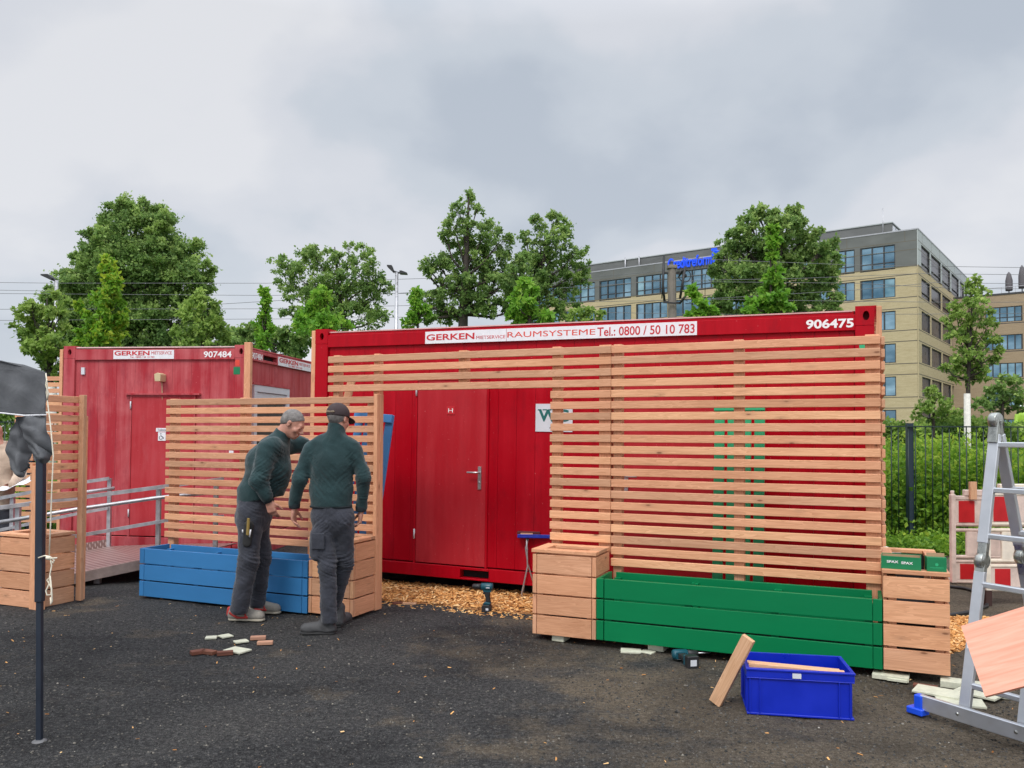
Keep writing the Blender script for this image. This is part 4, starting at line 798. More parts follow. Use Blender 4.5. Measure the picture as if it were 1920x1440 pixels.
rail([(205,897,10.1),(150,905,10.0),(-10,936,9.7)]); rail([(215,915,10.08),(150,924,9.95),(-10,957,9.65)],.042,tube=True,name='handrail'); rail([(202,953,10.1),(150,962,10.0),(-10,996,9.7)],.035,.035)
for px,py,Y,zb_ in ((295,911,8.9,.1),(403,900,9.1,.1),(203,897,10.1,.12),(30,947,8.36,.02),(20,930,9.75,.02)):
    p=rl(at(px,py,Y)); mb=MB(); mb.box(p.x-.022,p.x+.022,p.y+.02,p.y+.06,zb_,p.z); mb.build('railing_post',M_galv,rp)
# ---------------- crate, planks ----------------
a=np.array(G(1399,1341)); b=np.array(G(1605,1354)); ca=math.atan2(b[1]-a[1],b[0]-a[0]); cw=float(np.linalg.norm((b-a)[:2])); cd,chh=.38,.265
cr_=empty('plastic_crate',(a[0],a[1],.004),ca,label='deep blue plastic crate holding wooden offcuts, standing on the grit in the foreground',cat='crate')
mb=MB(); t=.006; i_=.016
mb.box(i_,cw-i_,i_,cd-i_,.0,.012)
for (x0,x1,y0,y1) in ((i_,cw-i_,i_,i_+t),(i_,cw-i_,cd-i_-t,cd-i_),(i_,i_+t,i_+t,cd-i_-t),(cw-i_-t,cw-i_,i_+t,cd-i_-t)): mb.box(x0,x1,y0,y1,.012,chh)
mb.build('shell',M_bluep,cr_)
mb=MB()
for z0,z1,o in ((chh-.012,chh,.0),(chh-.058,chh-.052,.004),(0.001,.012,.006)):
    for (x0,x1,y0,y1) in ((o,cw-o,o,i_-.0005),(o,cw-o,cd-i_+.0005,cd-o),(o,i_-.0005,i_,cd-i_),(cw-i_+.0005,cw-o,i_,cd-i_)): mb.box(x0,x1,y0,y1,z0,z1)
mb.box(.003,cw-.003,i_-.009,i_-.001,chh-.052,chh-.012); mb.box(i_-.009,i_-.001,.02,cd-.02,chh-.052,chh-.012); mb.build('rim',M_bluep,cr_,bevel=.002)
for x in (.02,.075,cw-.09,cw-.03):
    for y0,y1 in ((.004,i_-.001),(cd-i_+.001,cd-.004)): mb=MB(); mb.box(x,x+.006,y0,y1,.013,chh-.0585); mb.build('rib',M_bluep,cr_)
for y in (.03,.10,cd-.12,cd-.05): mb=MB(); mb.box(.004,i_-.001,y,y+.006,.013,chh-.0585); mb.build('rib',M_bluep,cr_)
q=plate(cr_,cw*.43,cw*.51,chh-.046,chh-.018,M_signg,y=.002,name='label_plate',yb=.0065)
def plank(name,p0,p1,w_,h_,lab,up=(0,0,1),mat=M_woodl,cat='plank',grp=None):
    mb=MB(); mb.beam(p0,p1,w_,h_,up); return tag(mb.build(name,mat,bevel=.002),lab,cat,grp)
p=lambda x,y,z:cr_.location+Vector((x*math.cos(ca)-y*math.sin(ca),x*math.sin(ca)+y*math.cos(ca),z))
plank('plank',p(.025,.10,chh-.005),p(cw-.05,.045,chh-.018),.05,.03,'pale batten lying on top inside the blue crate, nearest its front rim')
plank('plank',p(.022,.17,chh-.02),p(cw-.06,.12,chh-.03),.05,.03,'second pale batten inside the blue crate, behind the front one')
plank('plank',Vector(G(1341,1322))+Vector((.0,.0,.012)),at(1404,1196,4.80),.075,.032,'pale plank leaning against the left side of the blue crate',up=(-.45,-.75,.3))
# ---------------- drills ----------------
def drill(loc,rot,lab,bit=False):
    r=empty('cordless_drill',loc,rot=rot,label=lab,cat='drill',group='cordless drills')
    r.scale=(1.1,1.1,1.1); mb=MB(); mb.prism([(-.035,.0),(.04,.0),(.042,.045),(.03,.06),(-.025,.062),(-.037,.045)],-.038,.038); mb.build('battery',M_black,r,bevel=.004)
    mb=MB(); mb.prism([(-.030,.063),(.035,.063),(.037,.078),(-.012,.085)],-.032,.032); mb.build('battery_foot',M_tool,r,bevel=.004)
    mb=MB(); mb.prism([(.0,.079),(.036,.079),(.028,.13),(.034,.175),(-.022,.178),(-.016,.15)],-.017,.017); mb.build('handle',M_black,r,bevel=.007,seg=2)
    mb=MB(); mb.tube([(-.045,0,.205),(-.04,0,.205),(.03,0,.205),(.05,0,.205),(.056,0,.205)],[.026,.031,.033,.030,.015],16); mb.prism([(-.025,.165),(.04,.165),(.045,.205),(-.035,.205)],-.02,.02); mb.build('motor_housing',M_tool,r)
    mb=MB(); mb.tube([(-.120,0,.205),(-.112,0,.205),(-.075,0,.205),(-.046,0,.205)],[.012,.021,.023,.027],14); mb.build('chuck',M_black,r)
    mb=MB(); mb.prism([(-.033,.15),(-.018,.165),(-.018,.14)],-.008,.008); mb.build('trigger',M_black,r)
    mb=MB(); mb.box(.0,.03,-.034,-.029,.198,.206); mb.build('side_badge',M_signg,r); mb=MB(); mb.box(.0,.022,-.0395,-.0382,.018,.036); mb.build('label_plate',M_signg,r); mb=MB(); mb.box(-.02,.022,-.022,.016,-.0012,.0); mb.build('label_plate',M_signg,r)
    if bit: mb=MB(); mb.tube([(-.118,0,.205),(-.16,0,.205),(-.21,0,.205)],[.006,.005,.004],8); mb.build('bit',M_steel,r)
    return r
g=G(912,1147); drill(g,(0,0,rad(-8)),'cordless drill standing upright on its battery beside the wood chips')
g=G(1300,1257); drill((g.x+.01,g.y+.03,.044),(rad(90),0,rad(192)),'cordless drill lying on its side by the green planter with its bit showing',True)
# ---------------- trestle ----------------
tr=yempty('folding_trestle',0,0,label='small folding trestle with blue tray top and bent steel legs by the red cabin',cat='work trestle')
g=np.array(at(991,1006,8.15)); tr.location=(g[0],g[1],0); tr.rotation_euler=(0,0,rad(-6)); zt_=g[2]
mb=MB(); mb.box(-.10,.36,-.13,.15,zt_-.0,zt_+.022); mb.box(-.10,.36,-.13,-.12,zt_+.022,zt_+.035); mb.build('tray',plain('royal_blue_plastic',(.01,.03,.40),.4),tr,bevel=.006)
for y in (-.1,.1):
    mb=MB(); mb.tube([(-.012,y,zt_),(-.005,y,zt_-.12),(.0,y,zt_-.28),(-.055,y,.06),(-.05,y,.015),(.08,y,.012)],.008); mb.build('leg',M_galv,tr)
    mb=MB(); mb.tube([(.008,y+.012,zt_),(-.02,y+.012,zt_-.10),(.0,y+.012,zt_-.25),(.10,y+.012,.02)],.008); mb.build('leg',M_galv,tr)
    mb=MB(); mb.tube([(.30,y,zt_),(.29,y,zt_-.28),(.25,y,.02)],.008); mb.build('leg',M_galv,tr)
def onbox(name,x0,x1,y0,y1,z0,z1,mat,lab,cat,rz=0,bev=.003):
    mb=MB(); mb.box(x0,x1,y0,y1,z0,z1); o=mb.build(name,mat,bevel=bev); o.location=tr.location; o.rotation_euler=(0,0,rad(-6)+rz); return tag(o,lab,cat)
onbox('tool_case',-.105,.12,-.09,.05,zt_+.023,zt_+.058,plain('dark_red_case',(.10,.012,.015),.5),'dark red flat case lying on the blue trestle tray','case')
onbox('wood_offcut',-.07,.05,-.115,-.093,zt_+.023,zt_+.046,M_pinkblk,'reddish offcut lying at the front of the blue trestle tray','offcut')
onbox('tool_case',.13,.35,-.06,.10,zt_+.023,zt_+.05,plain('grey_blue_case',(.16,.24,.40),.5),'pale grey blue flat tray lying at the right of the trestle','tray')
# ---------------- offcuts ----------------
def cut(px,py,w_,d_,h_,rz,mat,lab,z=0,grp='offcuts on the grit',nm='offcut'):
    g=G(px,py); mb=MB(); mb.box(-w_/2,w_/2,-d_/2,d_/2,0,h_); o=mb.build(nm,mat,loc=(g.x,g.y,z),rz=rad(rz),bevel=.002); return tag(o,lab,'offcut',grp)
T_=M_tile
cut(396,1197,.085,.07,.014,12,T_,'pale square offcut, leftmost of the row near the trainers'); cut(423,1194,.09,.09,.012,45,T_,'pale diamond turned offcut touching the leftmost pale one')
cut(452,1204,.10,.075,.012,35,T_,'pale offcut just above the largest pale one'); cut(445,1221,.17,.12,.013,-28,T_,'largest pale offcut, beside a dark brown block')
cut(484,1199,.115,.05,.026,12,M_pinkblk,'pinkish brown block, upper of the two nearest the cap man boot'); cut(497,1208,.115,.05,.024,10,M_pinkblk,'tan block, lower of the two nearest the cap man boot')
cut(371,1226,.10,.06,.026,35,M_brownblk,'dark brown block with a light end, far left of the pile'); cut(392,1226,.11,.055,.026,-25,M_brownblk,'dark brown block butted against the far left block'); cut(422,1228,.11,.045,.028,18,M_brownblk,'dark brown block in front of the largest pale offcut')
cut(1183,1222,.15,.11,.014,-8,T_,'pale square offcut lying in front of the green planter'); cut(1214,1224,.10,.08,.012,-38,T_,'small pale offcut right of the pale square one at the green planter')
cut(745,1133,.09,.06,.02,20,M_brownblk,'small dark block at the edge of the wood chips'); cut(768,1134,.13,.035,.02,-5,M_woodl,'short pale stick at the edge of the wood chips')
for i,(px,py,w_,d_,rz,z,lb) in enumerate(((1758,1303,.26,.17,-38,.012,'pale board offcut nearest the blue ladder foot'),(1800,1318,.26,.16,-20,.0,'pale board offcut below the ladder rail'),(1835,1306,.24,.16,-50,.014,'pale board offcut right of the ladder rail'),(1868,1304,.15,.12,-30,.0,'small pale offcut at the right end of the heap under the ladder'),(1825,1283,.20,.07,-20,.0,'narrow pale strip at the back of the heap under the ladder'))):
    cut(px,py,w_,d_,.014,rz,T_,lb,z,'pale offcuts under the ladder')
cut(1735,1290,.14,.05,.02,-30,M_brownblk,'dark stick behind the pale boards under the ladder',0,'pale offcuts under the ladder')
for (s_,v_,w_,h_,lb) in ((-.07,-.40,.22,.030,'pale shim under the right end of the green planter'),(.02,-.42,.12,.018,'lower pale shim under the left corner of the right tall planter'),(.33,-.43,.13,.04,'pale shim under the right corner of the right tall planter'),(-1.6,-.30,.12,.05,'pale shim under the left end of the green planter'),(-2.35,-.33,.10,.05,'shim under the tall planter left of the green one')):
    mb=MB(); mb.box(0,w_,-.03,.09,0,h_); o=mb.build('shim',T_,loc=yard(s_,v_,.004),rz=-YA-.1,bevel=.002); tag(o,lb,'shim','shims under the planters')
# ---------------- screw boxes ----------------
ZB=.065+4*BP+.029
def sbox(s,v,w_,d_,h_,rz,lab,spax):
    r=yempty('screw_carton',s,v,ZB,label=lab,cat='carton',group='green screw cartons'); r.rotation_euler=(0,0,-YA+rz)
    mb=MB(); t=.003; mb.box(0,w_,0,t,0,h_);mb.box(0,w_,d_-t,d_,0,h_);mb.box(0,t,t,d_-t,0,h_);mb.box(w_-t,w_,t,d_-t,0,h_);mb.box(t,w_-t,t,d_-t,0,t); 
    if not spax: mb.box(0.003,w_-.003,.003,d_*.5,h_-.003,h_+.0005)
    else: mb.box(.003,w_-.003,.0035,.05,h_-.012,h_-.009,M=Matrix.Rotation(rad(3),4,'X'))
    mb.build('carton',M_greenc,r)
    mb=MB(); mb.box(.004,w_-.004,d_*.5,d_*.52,h_-.02,h_+.028,M=Matrix.Rotation(rad(-4),4,'X')) if not spax else mb.box(.004,w_-.004,d_-.006,d_-.0035,.01,h_-.004); mb.build('flap',M_card,r)
    if spax: text('SPAX',.035,.105,h_*.47,h_*.67,-.0005,M_letw,r,.03); text('SPAX',.122,.192,h_*.43,h_*.63,-.0005,M_letw,r,.03)
    else:
        mb=MB(); n=12; mb.prism([(w_*.5+.010*math.cos(6.283*k/n),h_*.5+.010*math.sin(6.283*k/n)) for k in range(n)],-.0008,.001); mb.box(w_*.15,w_*.85,-.0006,.001,h_*.27,h_*.30); mb.box(w_*.28,w_*.75,-.0006,.001,h_*.20,h_*.22); mb.build('printed_mark',M_greenb,r)
sbox(-.012,-.37,.24,.16,.083,rad(-3),'long green cardboard screw carton on the planter rim, open on top',True)
sbox(.262,-.385,.115,.10,.090,rad(4),'small cube-like green carton with a raised brown flap on the planter corner',False)
# ---------------- tent canopy ----------------
tp=G(74,1392); tn=empty('canopy_tent',(tp.x,tp.y,0),label='black pop-up canopy at the left edge with a dark steel leg and hanging flap',cat='canopy')
TL=Vector(tn.location); YT=tp.y
def tl(px,py,dY=0): return at(px,py,YT+dY)-TL
mb=MB(); a=tl(77,860); b=tl(74.5,1128,0); mb.beam((b.x,b.y,b.z),(a.x,a.y,a.z),.038,.038,up=(0,1,0)); mb.build('upper_leg',M_pole,tn,bevel=.003)
mb=MB(); mb.beam((0.0,0,.01),(b.x,b.y,b.z),.027,.027,up=(0,1,0)); mb.build('lower_leg',M_pole,tn,bevel=.002)
mb=MB(); mb.tube([(0,0,0.0),(0,0,.008),(0,0,.016)],[.038,.036,.02],16); mb.build('foot_plate',plain('dull_steel',(.16,.16,.165),.6,.4),tn)
def sheetfab(name,rows,mat,par,wav=.0,th=.006):
    wav*=.45
    # rows of control points -> smooth cloth with thickness
    rows=np.array(rows,float); nr,nc=rows.shape[:2]; U_=np.linspace(0,nr-1,nr*6); W_=np.linspace(0,nc-1,nc*6); Vt=np.zeros((len(U_),len(W_),3))
    for i,u in enumerate(U_):
        a_=min(int(u),nr-2); f=u-a_; f=f*f*(3-2*f)*.5+f*.5
        for j,w2 in enumerate(W_):
            c_=min(int(w2),nc-2); g2=w2-c_; g2=g2*g2*(3-2*g2)*.5+g2*.5
            Vt[i,j]=(rows[a_,c_]*(1-f)+rows[a_+1,c_]*f)*(1-g2)+(rows[a_,c_+1]*(1-f)+rows[a_+1,c_+1]*f)*g2
            Vt[i,j,1]+=wav*math.sin(w2*5+u*2.2)+wav*.6*math.sin(u*6-w2*3)
    ni,nj=len(U_),len(W_); I=np.arange((ni-1)*(nj-1)); r_,c_=I//(nj-1),I%(nj-1); a_=r_*nj+c_
    o=npmesh(name,Vt.reshape(-1,3),np.stack([a_,a_+1,a_+nj+1,a_+nj],1),mat,rnd=np.full(len(I),.5),parent=par,smooth=True)
    md=o.modifiers.new('solid','SOLIDIFY'); md.thickness=th; return o
tt=lambda px,py,d:tuple(tl(px,py,d))
sheetfab('roof',[[tt(-600,560,.1),tt(-250,655,.0),tt(0,675,-.03),tt(84,697,0)],[tt(-600,540,1.2),tt(-300,630,1.0),tt(-10,676,1.0),tt(76,706,1.0)]],M_tent,tn,.004)
sheetfab('valance',[[tt(-600,690,0),tt(-200,680,-.01),tt(0,676,-.015),tt(45,684,-.01),tt(86,698,0)],[tt(-600,730,0),tt(-200,720,.0),tt(0,722,-.01),tt(45,730,-.02),tt(87,737,0)],[tt(-600,775,0),tt(-200,770,0),tt(0,774,0),tt(45,778,-.01),tt(87,778,0)]],M_tent,tn,.008)
mb=MB(); mb.tube([tl(-300,772,-.01),tl(-60,771,-.012),tl(0,774,-.012),tl(45,779,-.022),tl(87,778,-.012)],.0045,6); mb.build('white_piping',M_signw,tn)
mb=MB(); 
for q in ((-.02,0),): mb.beam(tl(-300,700,.03),tl(80,705,.03),.02,.03)
mb.build('frame_bar',M_pole,tn)
sheetfab('hanging_flap',[[tt(30,783,.07),tt(38,783,.05),tt(47,790,.08)],[tt(20,812,.07),tt(35,815,.03),tt(54,826,.08)],[tt(15,845,.07),tt(33,850,.04),tt(58,848,.09)],[tt(21,878,.06),tt(36,888,.03),tt(56,868,.08)],[tt(29,887,.05),tt(40,896,.03),tt(51,879,.08)]],M_tent,tn,.02,.008)
sheetfab('rolled_flap',[[tt(32,781,.03),tt(58,781,-.015),tt(87,780,0)],[tt(40,800,.03),tt(60,806,-.045),tt(89,812,.0)],[tt(50,822,.03),tt(68,834,-.015),tt(99,849,.01)],[tt(58,842,.04),tt(78,858,-.05),tt(94,858,.03)],[tt(66,862,.04),tt(80,871,.0),tt(88,866,.04)]],M_tent,tn,.016,.008)
rp_=empty('guy_rope',(tp.x,tp.y,0),label='thin white rope hanging from the canopy corner and knotted round the leg',cat='rope')
mb=MB(); mb.tube([tl(86,700,-.03),tl(89,725,-.04),tl(87,735,-.03),tl(90,760,-.035),tl(95,800,-.06),tl(100,855,-.08),tl(97,920,-.07),tl(95,980,-.06),tl(92,1046,-.05)],.0035,6); mb.tube([tl(88,712,-.045),tl(86,722,-.035),tl(91,738,-.045),tl(88,750,-.035)],.004,6); mb.build('line',M_rope,rp_)
mb=MB(); mb.ellip(tuple(tl(91,1046,-.05)),(.014,.014,.011)); mb.tube([tl(72,1046,-.028),tl(84,1042,-.035),tl(94,1044,-.045),tl(102,1051,-.05),tl(100,1056,-.05),tl(93,1047,-.055),tl(107,1046,-.05)],.004,6)
mb.tube([tl(94,1047,-.05),tl(97,1060,-.05),tl(94,1075,-.05),tl(92,1095,-.05),tl(86,1108,-.05),tl(88,1116,-.05),tl(96,1115,-.05),tl(97,1104,-.05),tl(91,1092,-.05),tl(88,1088,-.05),tl(94,1080,-.05),tl(97,1110,-.05),tl(98,1128,-.05),tl(95,1134,-.05),tl(95,1120,-.05)],.0035,6); mb.build('knot_loops',M_rope,rp_)
# ---------------- ladder ----------------
Wd=np.array([.487,-.873,0]);Nd=np.array([.873,.487,0]); F0=np.array([2.393,4.83,0.])
ld=empty('folding_ladder',(2.52,4.6,0),label='aluminium multi-hinge step ladder with a wide foot bar and blue end cap',cat='ladder'); LL=np.array([2.52,4.6,0])
def lp(t,k,z): return Vector(F0+Wd*t+Nd*k+np.array([0,0,z])-LL)
tw=(.258,.575); HT=1.70; mid=.90; KT=.338; slope=KT/(HT-.05)
for t in tw:
    mb=MB(); mb.beam(lp(t,0,.03),lp(t,slope*(mid-.08),mid-.06),.028,.062,up=tuple(Wd)); mb.beam(lp(t,slope*(mid+.06),mid+.10),lp(t,slope*(HT-.12),HT-.08),.028,.062,up=tuple(Wd)); mb.build('front_rail',M_alu,ld,bevel=.003)
    rk=lambda z:KT+(HT-z)*.297
    mb=MB(); mb.beam(lp(t,rk(.03),.03),lp(t,rk(mid-.06),mid-.06),.028,.062,up=tuple(Wd)); mb.beam(lp(t,rk(mid+.06),mid+.06),lp(t,rk(HT-.08),HT-.08),.028,.062,up=tuple(Wd)); mb.build('rear_rail',M_alu,ld,bevel=.003)
    for (k,z,sl) in ((KT-.01,HT,0),(slope*mid,mid,1),(rk(mid),mid,-1)):
        mb=MB(); c=lp(t,k,z); w2=Vector(Wd)
        mb.tube([c-w2*.026,c-w2*.022,c+w2*.022,c+w2*.026],[.022,.046,.046,.022],18); 
        if sl==0:
            mb.beam(c,lp(t,k-.026,z-.13),.036,.056,up=tuple(Wd)); mb.beam(c,lp(t,k+.036,z-.13),.036,.056,up=tuple(Wd))
        else:
            mb.beam(c,lp(t,k+(.022 if sl>0 else -.028),z+.11),.034,.052,up=tuple(Wd)); mb.beam(c,lp(t,k-(.022 if sl>0 else -.028),z-.11),.034,.052,up=tuple(Wd))
        mb.build('hinge',M_hinge,ld,bevel=.003)
        mb=MB(); mb.tube([c-w2*.032,c-w2*.026],[.012,.014],10); mb.build('hinge_pin',M_black,ld)
for i,z in enumerate((.22,.49,.77,1.04,1.30,1.56)):
    mb=MB(); mb.beam(lp(tw[0]+.014,slope*z,z),lp(tw[1]-.014,slope*z,z),.036,.030,up=(0,0,1)); mb.build('rung',M_alu,ld,bevel=.005)
    mb=MB(); k=KT+(HT-z)*.297; mb.beam(lp(tw[0]+.014,k,z),lp(tw[1]-.014,k,z),.036,.030,up=(0,0,1)); mb.build('rung',M_alu,ld,bevel=.005)
mb=MB(); mb.beam(lp(.03,-.045,.075),lp(.95,-.045,.075),.030,.085,up=(0,0,1)); mb.build('foot_bar',M_alu,ld,bevel=.004)
for t in tw: mb=MB(); mb.tube([lp(t,-.062,.075),lp(t,-.058,.075)],.010,10); mb.build('bolt',M_hinge,ld)
mb=MB(); mb.beam(lp(.0,-.045,.06),lp(.05,-.045,.06),.05,.11,up=(0,0,1)); mb.beam(lp(-.04,-.045,.02),lp(.06,-.045,.02),.075,.04,up=(0,0,1)); mb.build('foot_cap',M_blueb,ld,bevel=.006)
mb=MB(); mb.beam(lp(tw[0],-.0335+slope*.42,.42),lp(tw[0],-.0335+slope*.52,.52),.022,.002,up=tuple(Nd)); mb.build('sticker',M_signw,ld)
# plywood board resting on the ladder
A=at(1803,1175,4.28);B_=at(1848,1307,4.0);e=(B_-A); Cc=at(1920,1137,4.12); f=(Cc-A); f=f-e*(f.dot(e)/e.dot(e)); f.normalize(); el=e.length; e.normalize(); nn=e.cross(f)
M4=Matrix(((f.x,e.x,nn.x,A.x),(f.y,e.y,nn.y,A.y),(f.z,e.z,nn.z,A.z),(0,0,0,1)))
mb=MB(); mb.box(0,.75,0,el,-.008,.008); o=mb.build('plywood_board',M_ply); o.matrix_world=M4; tag(o,'pinkish plywood board slanting into frame in front of the ladder','board')
# ---------------- barriers ----------------
def barrier(loc,rot,lab,Lr=2.0,Hh=1.0,mw=M_barw,mp_=M_barp):
    r=empty('road_barrier',loc,rot=rot,label=lab,cat='barrier',group='red and white plastic barriers')
    mb=MB(); 
    for x in (0,Lr): mb.box(x-.025,x+.025,-.03,.03,.02,Hh-.02); mb.tube([(x,0,Hh-.03),(x,0,Hh+.02)],.022)
    mb.box(.12,Lr-.12,-.03,.03,Hh-.035,Hh+.03); mb.box(.025,Lr-.025,-.022,.022,Hh-.08,Hh-.035)
    mb.build('frame',mw,r,bevel=.008,seg=2)
    mb=MB(); mb.box(.025,Lr-.025,-.014,.014,Hh-.33,Hh-.08); mb.build('top_panel',mp_,r)
    for x in np.arange(.06,Lr-.2,.36): mb=MB(); mb.box(x,x+.17,-.017,.017,Hh-.325,Hh-.09); mb.build('red_stripe',M_barr,r)
    for z in (Hh-.35,Hh-.41,.30,.25,.03): mb=MB(); mb.tube([(.025,0,z),(Lr-.025,0,z)],.020,8); mb.build('rail',mw,r)
    for i in range(int((Lr-.1)/.24)):
        x=.14+i*.24; mb=MB(); mb.box(x,x+.125,-.016,.016,.31,Hh-.42); mb.build('slat',mw,r,bevel=.006)
    mb=MB(); mb.box(.025,Lr-.025,-.012,.012,.05,.235); mb.build('bottom_panel',mp_,r)
    for x in np.arange(.07,Lr-.2,.40): mb=MB(); mb.box(x,x+.15,-.015,.015,.06,.225); mb.build('red_stripe',M_barr,r)
    return r
g=at(1787,1100,9.0); barrier((g.x,9.0,.0),(0,0,rad(-2)),'road barrier with weathered red and white panels standing nearest the dark fence',mw=M_barp)
g=at(1851,1130,7.85); b2=barrier((g.x,7.85,.13),(0,0,rad(2)),'road barrier standing in front of the other one, behind the ladder, on a brown foot'); mb=MB(); mb.box(-.028,.03,-.03,.03,-.13,.0195); mb.build('foot_block',plain('brown_foot',(.05,.022,.018),.8),b2)
g=at(1780,1078,8.5); barrier((g.x-1.3,8.62,.55),(rad(-66),rad(24),rad(4)),'road barrier that has fallen over, lying behind the right tall planter',Lr=2.0,Hh=.55)
mb=MB(); mb.tube([G(1770,1103)+Vector((0,0,.02)),G(1805,1106)+Vector((0,0,.02)),G(1838,1114)+Vector((0,0,.02)),G(1853,1126)+Vector((0,0,.02)),G(1850,1140)+Vector((0,0,.02)),G(1825,1150)+Vector((0,0,.02)),G(1790,1156)+Vector((0,0,.02)),G(1760,1160)+Vector((0,0,.02))],.017,8); tag(mb.build('hose',M_black),'black hose curving over the grit behind the right tall planter','hose')
mb=MB(); g=at(1824,930,8.95); mb.box(g.x-.035,g.x+.035,8.93,8.97,.93,1.12); tag(mb.build('wooden_peg',M_woodl),'short wooden block wedged on top of the rear barrier','block')
# ---------------- fence ----------------
def fence(x0,x1,Y0,Y1,lab,ztop=1.78,zb=.13,posts=()):
    r=empty('bar_fence',(x0,Y0,0),rz=math.atan2(Y1-Y0,x1-x0),label=lab,cat='fence',group='dark green bar fences'); Ln=math.hypot(x1-x0,Y1-Y0); mb=MB()
    mb.box(0,Ln,-.02,.02,ztop-.03,ztop-.012); mb.box(0,Ln,-.02,.02,zb,zb+.018); mb.build('rail',M_fence,r)
    mb=MB(); x=.06; k=0
    while x<Ln: mb.tube([(x,.0,zb),(x,.0,ztop-.01)],.008,6); x+=.145 if k%2 else .10; k+=1
    mb.build('bars',M_fence,r)
    for x in posts: mb=MB(); mb.box(x-.045,x+.045,.03,.10,-.05,ztop+.03); mb.build('post',M_fpost,r)
    return r
x0=at(1600,800,12.2).x; xp=at(1706,800,12.2).x; xe=at(2050,800,12.2).x
fence(x0,xe,12.2,12.0,'dark green metal bar fence with a square post right of the big slat screen',posts=(xp-x0,xp-x0+2.52))
x0=at(-120,800,12.4).x; xp=at(54,800,12.4).x; fence(x0,x0+2.3,12.4,12.4,'dark green bar fence behind the person in beige at the left edge',posts=(xp-x0,))
# ---------------- wood chips, stones ----------------
def inpoly(x,y,P):
    c=np.zeros(len(x),bool); n=len(P)
    for i in range(n):
        x1,y1=P[i];x2,y2=P[(i+1)%n]; k=((y1>y)!=(y2>y))&(x<(x2-x1)*(y-y1)/(y2-y1+1e-9)+x1); c^=k
    return c
def scatter(n,P,rn):
    P=np.array(P); lo,hi=P.min(0),P.max(0); out=[]
    while sum(map(len,out))<n:
        q=rn.uniform(lo,hi,(n,2)); q=q[inpoly(q[:,0],q[:,1],P)]; out.append(q)
    return np.concatenate(out)[:n]
def flakes(n,P,name,mat,l,w_,h_,zmax,rn,zf=None):
    q=scatter(n,P,rn); L_=rn.uniform(*l,n); W_=rn.uniform(*w_,n); H_=rn.uniform(*h_,n); a=rn.uniform(0,6.283,n); tl_=rn.normal(0,.28,n); rl_=rn.normal(0,.35,n)
    z=rn.uniform(.003,1,n)*(zmax if zf is None else zf(q)); C_=np.array(CUBE)-.5; V=C_[None]*np.stack([L_,W_,H_],1)[:,None]
    V[:,4:,:2]*=.85; V[:,[1,2,5,6],1]*=rn.uniform(.3,1,(n,1))
    ca_,sa_=np.cos(rl_)[:,None],np.sin(rl_)[:,None]; V[...,1],V[...,2]=V[...,1]*ca_-V[...,2]*sa_,V[...,1]*sa_+V[...,2]*ca_
    ca_,sa_=np.cos(tl_)[:,None],np.sin(tl_)[:,None]; V[...,0],V[...,2]=V[...,0]*ca_-V[...,2]*sa_,V[...,0]*sa_+V[...,2]*ca_
    ca_,sa_=np.cos(a)[:,None],np.sin(a)[:,None]; V[...,0],V[...,1]=V[...,0]*ca_-V[...,1]*sa_,V[...,0]*sa_+V[...,1]*ca_
    V+=np.stack([q[:,0],q[:,1],z],1)[:,None]; F_=(np.arange(n)*8)[:,None,None]+np.array(CF)[None]
    return npmesh(name,V.reshape(-1,3),F_.reshape(-1,4),mat,rnd=np.repeat(rn.uniform(0,1,n),6))
M_chip=MT('wood_chip',.8,0,.2); M_chip.color(M_chip.ramp(M_chip.attr('rnd').outputs['Fac'],[(0,(.28,.11,.03)),(.25,(.60,.28,.09)),(.7,(.80,.44,.16)),(1,(.92,.66,.34))])); M_chip=M_chip.m
M_chipbed=plain('chip_bed',(.32,.15,.055),.9,var=.4,scale=40,bump=1)
yp=lambda s,v:tuple(yard(s,v)[:2])
chipA=[yp(-4.6,.42),yp(-4.1,.38),yp(-3.75,.46),yp(-3.4,.40),yp(-3.05,.42),yp(-2.75,.46),yp(-2.4,.40),yp(-1.9,.0),yp(-1.0,.15),yp(-.2,.2),yp(-.2,1.3),yp(-6.5,1.3),yp(-6.2,.55),yp(-4.6,.3)]
g1=[G(1775,1163),G(1800,1160),G(1830,1162),G(1868,1165),G(1860,1176),G(1835,1185),G(1815,1212),G(1790,1225),G(1768,1232)]; chipB=[(g.x,g.y) for g in g1]
rn=np.random.default_rng(3)
def bed(P,name):
    P=np.array(P); c=P.mean(0); vs=[(x,y,.004) for x,y in P]+[(c[0]+(x-c[0])*.93,c[1]+(y-c[1])*.93,.014) for x,y in P]; n=len(P)
    mb=MB(); mb.add(vs,[(i,(i+1)%n,n+(i+1)%n,n+i) for i in range(n)]+[tuple(range(n,2*n))]); return tag(mb.build(name,M_chipbed),kind='structure')
bed(chipA,'wood_chip_bed'); bed(chipB,'wood_chip_bed')
tag(flakes(15000,chipA,'wood_chips',M_chip,(.02,.065),(.008,.024),(.002,.006),.035,rn),'loose golden wood chips spread in front of the red cabin','wood chips',kind='stuff')
tag(flakes(2200,chipB,'wood_chips',M_chip,(.02,.07),(.008,.024),(.002,.006),.03,rn),'loose golden wood chips right of the right tall planter','wood chips',kind='stuff')
edge=[yp(-4.3,.22),yp(-2.45,.25),yp(-2.45,.5),yp(-4.3,.5)]
tag(flakes(350,edge,'wood_chips',M_chip,(.015,.05),(.006,.018),(.002,.005),.01,rn),'scattered wood chips at the edge of the chip bed','wood chips',kind='stuff')
